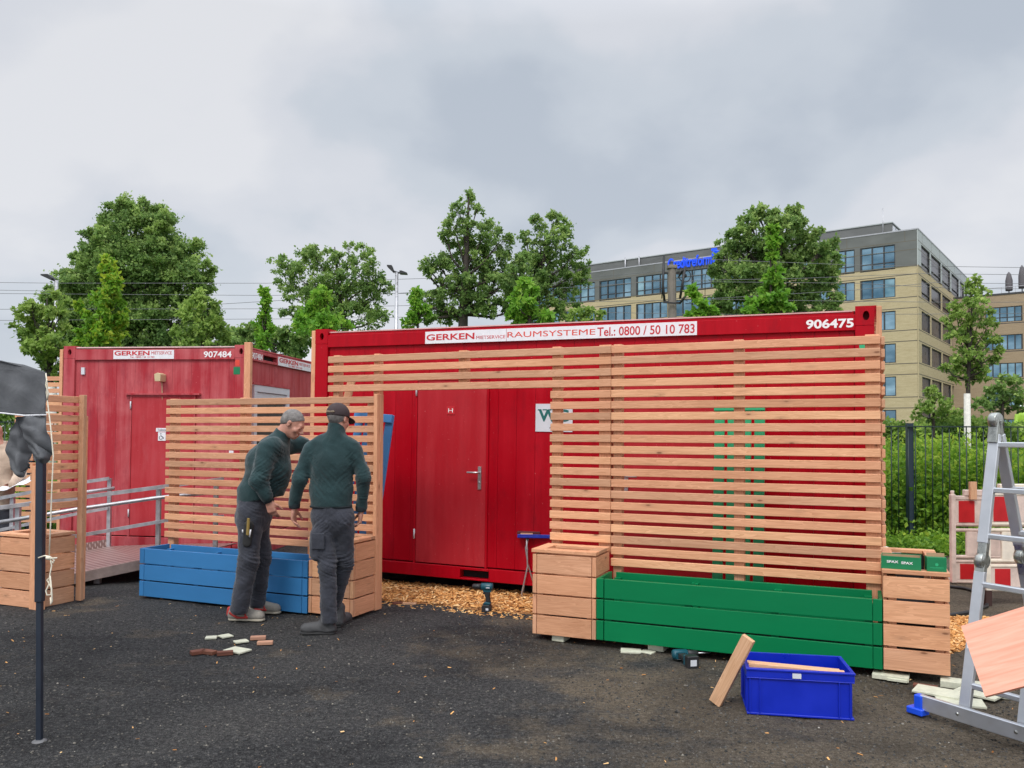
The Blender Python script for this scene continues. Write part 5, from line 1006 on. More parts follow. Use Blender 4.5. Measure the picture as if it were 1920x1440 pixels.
M_stone=MT('small_stones',.9,0,.25); M_stone.color(M_stone.ramp(M_stone.attr('rnd').outputs['Fac'],[(0,(.018,.018,.018)),(.45,(.06,.06,.058)),(.8,(.13,.12,.105)),(.94,(.26,.24,.20)),(1,(.55,.53,.48))])); M_stone=M_stone.m
near=[(-4.6,3.0),(4.6,3.0),(5.2,7.5),(-5.2,8.2)]
def stonefield(n,P,name,lo,hi):
    q=scatter(n,P,rn); t=np.clip(1.9-(q[:,1]-2.5)*.22,.6,2); keep=rn.uniform(0,1.9,len(q))<t; q=q[keep]; n=len(q)
    s_=rn.uniform(lo,hi,n)*rn.uniform(.5,1,n); C_=np.array([(1,0,0),(0,1,0),(-1,0,0),(0,-1,0),(0,0,.7),(0,0,-.7)],float); V=C_[None]*s_[:,None,None]*rn.uniform(.55,1.2,(n,6,1)); a=rn.uniform(0,6.28,n); ca_,sa_=np.cos(a)[:,None],np.sin(a)[:,None]
    V[...,0],V[...,1]=V[...,0]*ca_-V[...,1]*sa_,V[...,0]*sa_+V[...,1]*ca_; V+=np.stack([q[:,0],q[:,1],hnoise(q[:,0],q[:,1])+s_*.15],1)[:,None]
    OF=np.array([(0,1,4),(1,2,4),(2,3,4),(3,0,4),(1,0,5),(2,1,5),(3,2,5),(0,3,5)]); F_=(np.arange(n)*6)[:,None,None]+OF
    return npmesh(name,V.reshape(-1,3),F_.reshape(-1,3),M_stone,rnd=np.repeat(np.clip(rn.beta(2,2.6,n)+.0*s_,0,1),8))
tag(stonefield(60000,near,'grit_stones',.004,.012),'fine dark grit and small stones covering the yard','grit',kind='stuff')
tag(flakes(420,near,'wood_splinters',M_chip,(.008,.03),(.003,.010),(.001,.003),.008,rn),'pale wood splinters scattered over the grit','splinters',kind='stuff')
# ---------------- leaves ----------------
def leaves(P,size,rn,droop=.3,aspect=.62):
    n=len(P); d=rn.normal(0,1,(n,3)); d[:,2]-=droop; d/=np.linalg.norm(d,axis=1)[:,None]; r=rn.normal(0,1,(n,3)); r-=d*(r*d).sum(1)[:,None]; r/=np.linalg.norm(r,axis=1)[:,None]; u=np.cross(d,r)
    s_=size*rn.uniform(.45,1.45,n)[:,None]; a=P; tip=P+d*s_; mid=P+d*s_*.5+u*s_*.12; l=mid+r*s_*aspect*.5; r2=mid-r*s_*aspect*.5
    V=np.stack([a,l,tip,r2],1).reshape(-1,3); F_=(np.arange(n)*4)[:,None]+np.array([[0,1,2,3]]); return V,F_
def blob_leaves(blobs,dens,rn,sub=.27,squash=.7):
    # blobs: (centre, radius); leaves gather in smaller sprays spread mostly near the blob surface
    out=[];tone=[]
    for c,r in blobs:
        ns=max(5,int(34*min(1.5,r)**1.2)); 
        d=rn.normal(0,1,(ns,3)); d/=np.linalg.norm(d,axis=1)[:,None]; rr=r*rn.uniform(.25,1,ns)**.45; sc_=np.array(c)+d*rr[:,None]*np.array([1,1,.9])
        k=max(6,int(dens*r*r*4/ns)); sr=r*sub*rn.uniform(.5,1.2,ns)
        q=rn.normal(0,.5,(ns,k,3))*sr[:,None,None]*np.array([1,1,squash])+sc_[:,None]+d[:,None]*(rn.normal(0,.75,(ns,k,1))*sr[:,None,None]); out.append(q.reshape(-1,3))
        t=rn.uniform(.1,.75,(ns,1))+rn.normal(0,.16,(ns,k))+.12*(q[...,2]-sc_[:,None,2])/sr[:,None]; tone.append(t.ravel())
    return np.concatenate(out),np.clip(np.concatenate(tone),0,1)
def tree(name,px0,py_base,Y,blobs_px,mat,lab,size=.2,dens=260,trunk_r=.22,group=None,seed=1,cat='tree',bark=None,limb=True,depth=.8,base_z=0,split=.35,extra_trunk=None,lw=1.0):
    rn=np.random.default_rng(seed); base=at(px0,816,Y); base.z=base_z
    r=empty(name,base,label=lab,cat=cat,group=group); bl=[]
    for (px,py,pr) in blobs_px:
        rr=pr*Y/FPX*(.80 if name=='young_maple' else 1.0); dy=rn.uniform(-1,1)*depth*rr*1.2; p=at(px,py,Y+dy); bl.append((np.array(p-base),rr))
    ex=[]
    for c,rr in bl:
        for _ in range(4):
            d=rn.normal(0,1,3); d/=np.linalg.norm(d); d[2]=abs(d[2])*.8 if rn.uniform()<.7 else d[2]; ex.append((c+d*rr*rn.uniform(.95,1.38),rr*rn.uniform(.20,.42)))
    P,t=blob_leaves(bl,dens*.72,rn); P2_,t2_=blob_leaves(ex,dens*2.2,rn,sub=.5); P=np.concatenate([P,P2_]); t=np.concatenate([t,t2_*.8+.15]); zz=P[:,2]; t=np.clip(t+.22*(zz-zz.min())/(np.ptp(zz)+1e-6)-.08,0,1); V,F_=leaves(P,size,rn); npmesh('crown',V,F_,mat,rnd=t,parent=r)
    mb=MB(); top=max(b[0][2] for b in bl); lowc=min(b[0][2]-b[1] for b in bl); cx=np.mean([b[0][0] for b in bl]); 
    zsp=max(.5,lowc+(top-lowc)*split*.3)
    spine=[Vector((0,0,-.1)),Vector((0,0,zsp*.5)),Vector((cx*.2,0,zsp)),Vector((cx*.7,0,zsp+(top-zsp)*.5)),Vector((cx,0,top))]
    mb.tube(spine,[trunk_r*1.15,trunk_r,trunk_r*.85,trunk_r*.5,trunk_r*.12],10)
    if limb:
        for c,rr in bl:
            a=Vector(c); tt=min(.85,max(0,(a.z-zsp)/(top-zsp+1e-6)*.7-.12)); s_=spine[2].lerp(spine[4],tt); m_=s_.lerp(a,.5)+Vector((rn.normal(0,.1),rn.normal(0,.1),-.08*(a-s_).length))
            w_=trunk_r*(.42*(1-tt)+.10)*lw; mb.tube([s_,m_,a],[w_,w_*.6,w_*.18],6)
            for q in range(4):
                d=Vector(rn.normal(0,1,3)); d.z=abs(d.z)*.7; d.normalize(); mb.tube([m_.lerp(a,.4+.15*q),a+d*rr*.75],[w_*.3,w_*.08],5,cap=False)
    tk=mb.build('trunk',bark or M_bark,r); return r
BG='trees behind the cabins'
def cone(px,py0,py1,w0,w1,n,seed=0,jit=.25):
    rn=np.random.default_rng(seed); o=[]
    for i in range(n):
        t=i/(n-1); w_=w0+(w1-w0)*t; o.append((px+rn.uniform(-1,1)*w_*jit*1.6,py0+(py1-py0)*t,w_*rn.uniform(.75,1.1)))
    return o
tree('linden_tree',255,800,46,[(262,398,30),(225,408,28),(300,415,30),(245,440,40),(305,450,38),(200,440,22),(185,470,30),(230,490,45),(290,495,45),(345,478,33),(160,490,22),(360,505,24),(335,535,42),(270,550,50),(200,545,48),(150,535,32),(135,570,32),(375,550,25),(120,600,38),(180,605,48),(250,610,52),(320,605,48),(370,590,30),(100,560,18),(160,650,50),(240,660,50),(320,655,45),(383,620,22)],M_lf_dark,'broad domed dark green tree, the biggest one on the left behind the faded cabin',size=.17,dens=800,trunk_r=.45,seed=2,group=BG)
tree('young_tree',95,800,20,[(60,575,13),(55,590,18),(48,612,20),(75,600,16),(95,590,12),(70,635,26),(100,625,22),(85,660,28),(60,655,16),(110,650,20),(100,690,22),(80,680,18),(115,590,10),(112,560,12),(112,715,12)],M_lf_mid,'young green tree with a whitewashed trunk above the black canopy',size=.11,dens=850,trunk_r=.09,seed=3,group=BG)
tree('young_maple',185,800,17,cone(200,490,640,13,36,13,4)+[(175,560,16),(150,578,12),(165,620,18),(215,570,14),(225,605,14),(185,650,30),(150,645,12)],M_lf_yel,'young bright yellow-green maple in front of the big left tree',size=.10,dens=1200,trunk_r=.05,seed=4,group=BG)
tree('young_tree',375,800,26,[(385,560,14),(375,580,22),(395,595,20),(360,600,22),(350,625,24),(390,625,28),(412,615,14),(335,635,14),(375,650,30),(405,645,18),(418,640,10)],M_lf_mid,'feathery light green young tree at the right foot of the big left tree',size=.14,dens=360,trunk_r=.07,seed=5,group=BG)
tree('young_maple',495,800,18,cone(496,545,650,6,17,11,6),M_lf_bri,'narrow pointed young tree standing alone between the two cabins',size=0.096,dens=961,trunk_r=.04,seed=6,group=BG)
tree('bush_tree',520,800,38,[(430,630,14),(450,625,16),(472,620,16),(520,625,16),(545,632,18),(565,640,16),(440,650,20),(470,650,22),(520,650,24),(555,655,22)],M_lf_dark,'low dark green trees on the horizon between the two cabins',size=.2,dens=420,trunk_r=.1,seed=7,group=BG)
tree('linden_tree',650,800,36,[(530,500,20),(560,490,20),(590,480,18),(600,500,24),(540,530,22),(580,525,28),(625,500,18),(632,480,12),(625,530,24),(660,490,18),(685,470,15),(690,500,18),(665,520,26),(700,525,22),(720,545,16),(570,560,26),(610,565,32),(655,560,32),(700,560,26),(545,555,14),(540,590,16),(580,600,28),(630,600,34),(680,600,30),(715,595,18),(655,462,7)],M_lf_dark,'wide loose tree with several tops left of the double street lamp',size=.125,dens=480,trunk_r=.17,seed=8,group=BG,lw=.7)
tree('young_maple',595,800,17,cone(603,545,620,9,36,9,9,.35)+[(575,600,16),(620,615,20),(560,615,12)],M_lf_bri,'bright young maple before the loose tree, at the left corner of the red cabin',size=0.104,dens=992,trunk_r=.05,seed=9,group=BG)
T9=[(880,372,13),(862,395,14),(895,390,12),(850,425,18),(880,425,17),(835,445,13),(912,432,20),(900,465,26),(935,455,24),(870,470,24),(850,500,22),(820,495,20),(800,500,12),(890,500,30),(930,500,32),(965,490,22),(945,535,32),(900,540,32),(860,535,24),(830,530,14),(800,512,8),(960,560,24),(975,515,22),(985,545,22),(960,585,18),(880,575,24),(840,570,22),(810,560,20),(785,565,16),(820,595,20),(780,590,14),(920,575,22),(850,600,16)]
tree('linden_tree',865,800,36,T9,M_lf_dark,'tallest tree with a pointed top and dark forked trunk above the red cabin',size=.13,dens=640,trunk_r=.25,seed=10,group=BG,lw=.75)
tree('linden_tree',960,800,38,[(1010,420,16),(1045,415,16),(1060,430,14),(1030,445,20),(985,450,14),(1000,470,20),(1050,460,22),(1085,470,14),(1075,495,20),(1035,495,24),(995,505,26),(1100,500,10),(1060,525,24),(1020,535,28),(980,540,26),(1095,525,14),(1060,560,22),(1020,570,26),(1045,590,18),(1000,600,18)],M_lf_dark,'tree with two rounded tops between the tallest tree and the office block',size=.13,dens=600,trunk_r=.2,seed=11,group=BG,lw=.75)
tree('young_maple',782,800,18,cone(782,548,605,8,13,7,12)+[(795,580,9),(765,608,9),(800,590,8)],M_lf_bri,'small bright sapling right of the double street lamp',size=0.089,dens=961,trunk_r=.03,seed=12,group=BG)
tree('young_maple',992,800,17,[(985,535,12),(980,552,15),(1000,550,10),(975,575,18),(1000,575,20),(965,595,14),(990,600,22),(1018,595,14),(1025,603,8)],M_lf_bri,'bright green maple crown peeking over the middle of the red cabin',size=0.111,dens=930,trunk_r=.05,seed=13,group=BG)
tree('young_tree',1100,800,30,[(1080,590,10),(1095,582,9),(1110,590,12),(1125,592,9),(1070,600,9),(1100,602,12)],M_lf_mid,'small bushy crown in front of the office block windows',size=.13,dens=430,trunk_r=.04,seed=14,group=BG)
tree('linden_tree',1455,800,34,[(1420,398,15),(1440,405,18),(1405,420,16),(1490,395,12),(1495,415,16),(1465,430,28),(1510,440,22),(1425,450,30),(1380,440,14),(1370,460,20),(1355,480,10),(1400,480,32),(1460,480,36),(1520,480,30),(1545,470,20),(1555,500,22),(1365,510,26),(1415,525,36),(1480,530,38),(1535,535,32),(1370,550,28),(1350,575,18),(1410,570,34),(1470,580,36),(1530,580,32),(1565,560,14),(1568,582,12),(1385,600,20)],M_lf_dark,'dense round dark tree in front of the office block',size=.15,dens=850,trunk_r=.3,seed=15,group=BG)
tree('young_maple',1448,800,16,[(1448,430,8),(1450,445,8),(1446,458,7),(1449,480,6),(1452,505,12),(1448,520,14),(1458,540,18),(1440,545,15),(1455,565,22),(1435,580,18),(1470,580,14),(1415,570,14),(1405,585,12),(1450,590,22)],M_lf_bri,'tall thin bright maple in front of the round dark tree',size=0.111,dens=992,trunk_r=.04,seed=16,group=BG)
tree('young_maple',1320,800,17,[(1298,545,7),(1305,560,9),(1320,575,9),(1335,588,10),(1300,590,9),(1318,595,9),(1340,600,9)],M_lf_bri,'sapling tips beside the concrete mast',size=.12,dens=420,trunk_r=.02,seed=17,group=BG)
tree('white_trunk_tree',1814,800,21,[(1825,530,10),(1820,550,15),(1840,548,10),(1825,575,20),(1790,575,10),(1800,595,18),(1840,590,18),(1780,600,8),(1820,615,24),(1855,610,12),(1795,630,16),(1840,640,22),(1860,640,10),(1810,655,24),(1800,680,18),(1840,675,22),(1865,680,10),(1820,700,24),(1845,705,14),(1795,710,10),(1775,690,6),(1870,660,6)],M_lf_mid,'slim young tree with a whitewashed trunk in front of the office block corner',size=.10,dens=560,trunk_r=.06,seed=18,bark=M_bark,split=.2)
for nm_,px_,y_,Y_,r_ in (('young_tree',95,722,20,.10),):
    t_=[o for o in bpy.data.objects if o.name==nm_][0]; mb=MB(); mb.tube([(0,0,-.02),(0,0,at(px_,y_,Y_).z)],[r_*1.3,r_*1.1],12); mb.build('whitewash',M_wbark,t_)
wt=[o for o in bpy.data.objects if o.name.startswith('white_trunk_tree')][0]; mb=MB(); z1=at(1814,738,21).z; mb.tube([(0,0,-.02),(0,0,z1)],[.084,.076],12); mb.build('whitewash',M_wbark,wt)
tree('shrub',1750,800,24,[(1745,735,8),(1752,748,12),(1735,760,14),(1765,760,15),(1725,775,14),(1755,778,20),(1785,775,14)],M_lf_mid,'light green pointed shrub below the office block, left of the white trunk',size=.11,dens=520,trunk_r=.05,seed=19,cat='shrub')
tree('shrub',1880,800,24,[(1885,712,10),(1905,720,12),(1870,730,13),(1890,740,16),(1855,745,10),(1915,745,12),(1845,760,13),(1870,762,18),(1900,765,16)],M_lf_dark,'dark green shrub right of the white trunk by the office wing',size=.12,dens=520,trunk_r=.05,seed=20,cat='shrub')
# hedges and weeds
def leafmass(name,n,fn,size,mat,lab,cat,seed,kind='stuff',droop=-.3):
    rn=np.random.default_rng(seed); P,t=fn(n,rn); V,F_=leaves(P,size,rn,droop); return tag(npmesh(name,V,F_,mat,rnd=t),lab,cat,kind=kind)
def hedgefn(x0,x1,Y,ztop,dp,amp=.3,zb=0.):
    def f(n,rn):
        x=rn.uniform(x0,x1,n); y=rn.uniform(0,dp,n); top=ztop+amp*(np.sin(x*1.9)+np.sin(x*4.3+y)*.6+np.sin(x*9+y*5)*.4); z=zb+(top-zb)*rn.uniform(0,1,n)**.45; t=np.clip(.3+.35*np.sin(x*3.1+z*4)*np.sin(y*5+x)+rn.normal(0,.18,n),0,1); return np.stack([x,Y+y,z],1),t
    return f
xa,xb=at(1630,800,25).x,at(2150,800,25).x
leafmass('hedge',26000,hedgefn(xa,xb,25,2.05,1.6,.14),.15,M_lf_mid,'long clipped hedge behind the meadow below the office block','hedge',31,'stuff')
def weedfn(x0,x1,Y0,Y1,zt):
    def f(n,rn):
        ns=n//26; Y=Y0+(Y1-Y0)*rn.uniform(0,1,ns)**1.6; sx=x0(Y)+(x1(Y)-x0(Y))*rn.uniform(0,1,ns); h=zt*(.72+.28*np.sin(sx*1.3+Y*.9))*rn.uniform(.55,1.1,ns); h*=np.where(rn.uniform(0,1,ns)<.25,.5,1)
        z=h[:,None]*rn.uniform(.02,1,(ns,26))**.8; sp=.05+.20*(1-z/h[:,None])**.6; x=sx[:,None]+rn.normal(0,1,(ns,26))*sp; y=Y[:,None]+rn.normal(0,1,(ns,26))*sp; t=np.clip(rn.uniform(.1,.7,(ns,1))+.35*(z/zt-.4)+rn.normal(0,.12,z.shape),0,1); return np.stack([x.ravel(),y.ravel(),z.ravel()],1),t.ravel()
    return f
leafmass('meadow_weeds',92000,weedfn(lambda Y:(1630-960)/1540*Y,lambda Y:(2000-960)/1540*Y,12.5,24,1.62),.085,M_weed,'tall lush green weeds growing behind the bar fence','weeds',32)
leafmass('meadow_weeds',9000,weedfn(lambda Y:(1640-960)/1540*Y,lambda Y:(1990-960)/1540*Y,11.3,12.4,.35),.07,M_weed,'low green weeds at the foot of the bar fence','weeds',33)
leafmass('meadow_weeds',16000,weedfn(lambda Y:(-60-960)/1540*Y,lambda Y:(130-960)/1540*Y,13.4,24,.9),.08,M_weed,'green weeds behind the fence at the left edge','weeds',34)
xa,xb=at(-200,800,27).x,at(140,800,27).x
leafmass('hedge',9000,hedgefn(xa,xb,27,2.7,1.5,.2),.15,M_lf_mid,'green hedge under the black canopy at the left edge','hedge',35,'stuff')
# meadow person on a bank
bk=MB(); bk.box(14,60,29.2,60,.02,1.05); tag(bk.build('embankment',M_grass),kind='structure')
def man_far():
    Y=30.5; b=np.array(at(1917,800,Y)); zb=1.05; r=empty('person',(b[0],b[1],zb),label='distant worker in a hi-vis yellow top and white helmet behind the hedge',cat='person')
    o=np.array(r.location); z=lambda h,x=0,y=0:o+np.array([x,y,h])
    B=SDF(*bounds([z(0),z(1.75)],.5),.02); 
    B.cap(z(.95),z(1.35),.13,.14,.05); B.cap(z(1.4),z(1.5),.07,.06,.03); B.ell(z(1.60,-.04),(.08,.10,.115)); 
    for s_ in (-1,1): B.cap(z(.9,.1*s_),z(.5,.1*s_),.08,.06,.03); B.cap(z(.5,.1*s_),z(.08,.1*s_),.055,.045,.02); B.cap(z(1.38,.2*s_),z(1.12,.27*s_,-.05),.055,.045,.03); B.cap(z(1.12,.27*s_,-.05),z(.95,.15*s_,-.25),.045,.035,.02)
    B.mesh('body',M_skin,r); J=SDF(*bounds([z(.8),z(1.5)],.45),.02); J.cap(z(.92),z(1.36),.17,.18,.05)
    for s_ in (-1,1): J.cap(z(1.38,.2*s_),z(1.12,.27*s_,-.05),.075,.065,.04); J.cap(z(1.12,.27*s_,-.05),z(.97,.17*s_,-.22),.065,.055,.03)
    J.mesh('hi_vis_top',M_vest,r); T=SDF(*bounds([z(0),z(.95)],.3),.02)
    for s_ in (-1,1): T.cap(z(.92,.09*s_),z(.5,.1*s_),.11,.09,.04); T.cap(z(.5,.1*s_),z(.04,.1*s_),.085,.07,.03)
    T.mesh('trousers',M_trous,r); H=SDF(*bounds([z(1.65)],.25),.015); H.ell(z(1.665,-.04),(.115,.135,.10)); H.above(z(1.65),(0,0,1)); H.mesh('helmet',M_white,r)
man_far()
# ---------------- street furniture, mast, wires ----------------
def lamp(px,py,Y,heads,lab):
    p=at(px,py,Y); r=empty('street_lamp',(p.x,p.y,0),label=lab,cat='street lamp',group='street lamps'); mb=MB(); mb.tube([(0,0,0),(0,0,1.2),(0,0,p.z)],[.09,.075,.05],12); mb.build('pole',M_galv,r)
    for (dx,dz,l) in heads:
        s_=1 if dx>0 else -1
        mb=MB(); mb.tube([(0,0,p.z),(s_*.12,0,p.z+dz*.3)],.03,8); mb.prism([(s_*.1,p.z+dz*.2-.04),(s_*.1,p.z+dz*.2+.05),(s_*(l*.5),p.z+dz*.9+.07),(s_*l,p.z+dz*1.25+.02),(s_*l,p.z+dz*1.25-.02)],-.13,.13); mb.build('lamp_head',M_black,r)
lamp(744,511,26,[(-1,.16,.30),(1,-.03,.33)],'slender street lamp with two dark heads in the middle'); lamp(106,526,26,[(-1,.13,.44)],'street lamp with a single dark head left of the big left tree')
p=at(1260,503,30); ms=empty('concrete_mast',(p.x,p.y,0),label='concrete overhead line mast with black steel brackets in front of the office block',cat='mast')
M_conc=plain('concrete',(.20,.175,.15),.85,var=.15,scale=5,bump=.3); mb=MB(); mb.tube([(.05,0,0),(.02,0,4),(0,0,p.z)],[.21,.17,.145],10,smooth=False); mb.build('pole',M_conc,ms)
mb=MB(); mb.box(-.17,.17,-.17,.17,p.z-.03,p.z+.10); mb.build('cap',M_conc,ms,bevel=.02)
def mp3(px,py,dy=0): return at(px,py,30+dy)-ms.location
mb=MB(); mb.tube([mp3(1245,480),mp3(1243,535),mp3(1246,565)],.045,8); mb.tube([mp3(1241,560),mp3(1243,500)],.02,6); mb.tube([mp3(1275,560,-.3),mp3(1285,500,-.3)],.045,8); mb.tube([mp3(1275,568,-.3),mp3(1293,545,-.3)],.04,8); mb.tube([mp3(1272,520),mp3(1284,502,-.3)],.03,6)
mb.beam(mp3(1244,512),mp3(1282,513),.08,.06); mb.beam(mp3(1244,566),mp3(1276,568),.12,.06); mb.beam(mp3(1244,567,-.25),mp3(1276,569,-.25),.06,.05); mb.build('bracket',M_black,ms)
mb=MB(); cc=mp3(1284,517,-.2); rr=at(1295,517,29.8).x-at(1284,517,29.8).x; mb.tube([cc+Vector((rr*math.cos(t),0,rr*1.05*math.sin(t))) for t in np.linspace(0,6.283,25)],.018,5,cap=False); mb.ellip(tuple(cc),(.08,.05,.08)); mb.build('tension_wheel',M_black,ms)
mb=MB(); rn=np.random.default_rng(5)
for i in range(7): a_=(1272+rn.uniform(0,30),565+rn.uniform(-20,5));b_=(a_[0]+rn.uniform(5,22),a_[1]+rn.uniform(-12,16)); mb.tube([mp3(*a_),mp3((a_[0]+b_[0])/2,(a_[1]+b_[1])/2-6),mp3(*b_)],.014,5)
mb.tube([mp3(1310,480),mp3(1300,520),mp3(1305,560),mp3(1318,575)],.012,5); mb.tube([mp3(1332,485),mp3(1322,520),mp3(1322,560)],.012,5); mb.build('cable_loop',M_black,ms)
M_wire=plain('wire',(.16,.16,.17),.5)
def wire(pts,lab,Y=40,r_=.017):
    P=[at(a_,b_,Y) for a_,b_ in pts]; c=P[0].copy(); mb=MB(); mb.tube([q-c for q in P],r_,5); tag(mb.build('overhead_wire',M_wire,loc=c),lab,'wire','overhead line wires')
WL=[([(-60,529),(110,531),(500,531),(900,519)],'overhead wire, topmost of those left of the big left tree'),([(-60,543),(110,546)],'short overhead wire just under the topmost one at the left edge'),([(-60,550),(500,554),(830,549)],'overhead wire running behind the trees at lamp head height'),([(-60,580),(480,579),(760,573),(940,572)],'overhead wire crossing the sky at mid height left of the lamps'),([(400,571),(760,549),(1243,508)],'overhead wire rising to the concrete mast'),([(-60,601),(520,598),(960,592)],'lowest overhead wire left of the concrete mast'),
([(1245,481),(1345,487),(1600,497),(2000,503)],'topmost overhead wire right of the concrete mast'),([(1050,540),(1245,527),(1500,522),(1720,513),(2000,516)],'second overhead wire crossing the upper office windows'),([(1060,567),(1300,562),(1600,544),(1750,530),(2000,533)],'overhead wire crossing the second row of office windows'),([(1280,528),(1600,531),(1800,541),(2000,542)],'overhead wire just below the second window row'),([(1270,560),(1600,565),(1800,567),(2000,566)],'overhead wire through the pale brick band'),([(1060,585),(1400,590),(1720,589),(2000,587)],'lowest overhead wire in front of the office block')]
for pts,lb in WL: wire(pts,lb,42 if pts[0][0]<1000 else 31,.012 if pts[0][0]<1000 else .009)
# ---------------- office block ----------------
C=at(1720,430,87.6); CZ=C.z; dl=np.array([-.8,.6,0]); dr=np.array([.6,.8,0]); Cb=np.array([C.x,C.y,0])
of=empty('office_block',(C.x,C.y,0),label='big pale brick office block with grey top storey and lit blue rooftop lettering',cat='building')
def brickmat(name,c1,c2):
    M=MT(name,.85,0,.2); n=M.noise(M.coord('Object',(1,1,9)),.9,5,.7); n2=M.noise(M.coord('Object',(2.5,2.5,14)),3,3,.6); f=M.math('ADD',M.math('MULTIPLY',n,.5),M.math('MULTIPLY',n2,.5)); M.color(M.ramp(f,[(.35,c2),(.65,c1)])); return M.m
M_brick=brickmat('pale_brick',(.56,.47,.31),(.40,.32,.19)); M_brickb=brickmat('tan_brick',(.44,.34,.24),(.31,.23,.155))
M_clad=MT('grey_cladding',.55,.2,.4); _n=M_clad.noise(M_clad.coord('Object',(.3,.3,.8)),1,3); M_clad.color(M_clad.ramp(_n,[(.3,(.125,.13,.125)),(.7,(.17,.175,.17))])); M_clad=M_clad.m
M_clad2=plain('pale_cladding',(.40,.43,.43),.5,var=.06,scale=.4); M_frame=plain('window_frame',(.045,.045,.05),.5); M_gl=MT('window_glass',.06,.85,.8); _n=M_gl.noise(M_gl.coord('Object',(.25,.25,.5)),1.0,3); M_gl.color(M_gl.mix(1.0,M_gl.ramp(_n,[(.35,(.07,.15,.21)),(.65,(.24,.38,.47))]),M_gl.ramp(M_gl.attr('rnd').outputs['Fac'],[(0,(.55,.6,.62)),(.5,(1,1,1)),(.88,(1.2,1.15,1.1)),(1,(1.9,1.8,1.5))]),'MULTIPLY')); M_gl=M_gl.m
M_gld=plain('blind_glass',(.11,.10,.115),.3,.3,var=.5,scale=1.2); M_line=plain('dark_joint',(.14,.12,.09),.8)  # M_line: own dark colour of the thin facade joint lines
def face(t,h,out_,dv,nv): return
FL=(dl,np.array([-.6,-.8,0])); FR=(dr,np.array([.8,-.6,0]))
def toface(px,py,Fc,org): # returns t along face and z
    d_,n_=Fc; r_=ray(px,py); k=((org-C0)@n_)/(r_@n_); Q=C0+r_*k; return float((Q-org)@d_),float(Q[2])
def fbox(mb,Fc,t0,t1,z0,z1,o0,o1,org=np.zeros(3)):
    d_,n_=Fc; M_=Matrix(((d_[0],n_[0],0,org[0]),(d_[1],n_[1],0,org[1]),(0,0,1,0),(0,0,0,1))); mb.box(t0,t1,o0,o1,z0,z1,M_)
rows=[]
for (a_,b_) in ((459,505),(521,557),(582.5,618),(643.5,679.5),(705,741.5),(767,803)): rows.append((toface(1660,a_+1.5,FL,Cb)[1],toface(1660,b_+1.5,FL,Cb)[1]))
zc_=toface(1719,497,FL,Cb)[1]; LF=52.0; RF=36.0
def wins(Fc,groups,org,rws,depth=.0,skip=None,glass=None):
    """groups: list of (t0,t1,npanes). returns openings; builds window parts"""
    for ri,(zt,zb_) in enumerate(rws):
        for gi,(t0,t1,n) in enumerate(groups):
            if skip and skip(ri,gi): continue
            g=glass or M_gl; mb=MB(); fw=.085; w_=(t1-t0)
            fbox(mb,Fc,t0,t1,zt-fw,zt,-.10,.0,org); fbox(mb,Fc,t0,t1,zb_,zb_+fw,-.10,.0,org)
            for i in range(n+1):
                x=t0+w_*i/n; a_=x if i==0 else (x-fw*2 if i==n else x-fw*1.2); fbox(mb,Fc,a_,a_+fw*(1.5 if 0<i<n else 2) if i else t0+fw*1.2,zb_+fw+.001,zt-fw-.001,-.10,.001,org)
            if ri==0: fbox(mb,Fc,t0+.02,t1-.02,zb_+(zt-zb_)*.28,zb_+(zt-zb_)*.28+.09,-.099,-.003,org)
            wf_=mb.build('window',M_frame,of); mb=MB(); [fbox(mb,Fc,t0+w_*i/n+(.05 if i==0 else .001),t0+w_*(i+1)/n-(.05 if i==n-1 else .001),zb_+.04,zt-.04,-.30,-.12,org) for i in range(n)]; mb.build('pane',g,wf_)
def skinwall(name,Fc,T0,T1,z0,z1,groups,rws,org,mat,skip=None,band=.35):
    mb=MB(); zs=sorted(set([z0,z1]+[v for r_ in rws for v in r_ if z0<v<z1]))
    for za,zb_ in zip(zs[:-1],zs[1:]):
        mid_=(za+zb_)/2; inrow=[ri for ri,(zt,zl) in enumerate(rws) if zl<mid_<zt]
        if not inrow: fbox(mb,Fc,T0,T1,za,zb_,-.04,.06,org); continue
        x=T0
        for gi,(t0,t1,n) in enumerate(groups):
            if skip and skip(inrow[0],gi): continue
            if t0>x: fbox(mb,Fc,x,t0,za,zb_,-.04,.06,org)
            x=max(x,t1)
        if x<T1: fbox(mb,Fc,x,T1,za,zb_,-.04,.06,org)
    return mb.build(name,mat,of)
Z0=np.zeros(3)
def tl_(px): return toface(px,520,FL,Cb)[0]
gl=[(tl_(1679),tl_(1613),3),(tl_(1603),tl_(1566),2)]; t=gl[-1][1]
gl+= [(tl_(1556),tl_(1500),3),(tl_(1490),tl_(1425),3),(tl_(1415),tl_(1361),3),(tl_(1351),tl_(1262),5),(tl_(1252),tl_(1193),4),(tl_(1184),tl_(1124),4),(tl_(1116),tl_(1060),4),(tl_(1050),tl_(985),5)]; LF=tl_(978)
skl=lambda ri,gi: gi==1 and ri>=2
tr_=lambda px:toface(px,520,FR,Cb)[0]
gr=[(tr_(1726.5),tr_(1743),1),(tr_(1745),tr_(1763.5),1),(tr_(1765.5),tr_(1781),1),(tr_(1783),tr_(1797),1),(tr_(1799),tr_(1807),1),(tr_(1808),tr_(1812.5),1)]
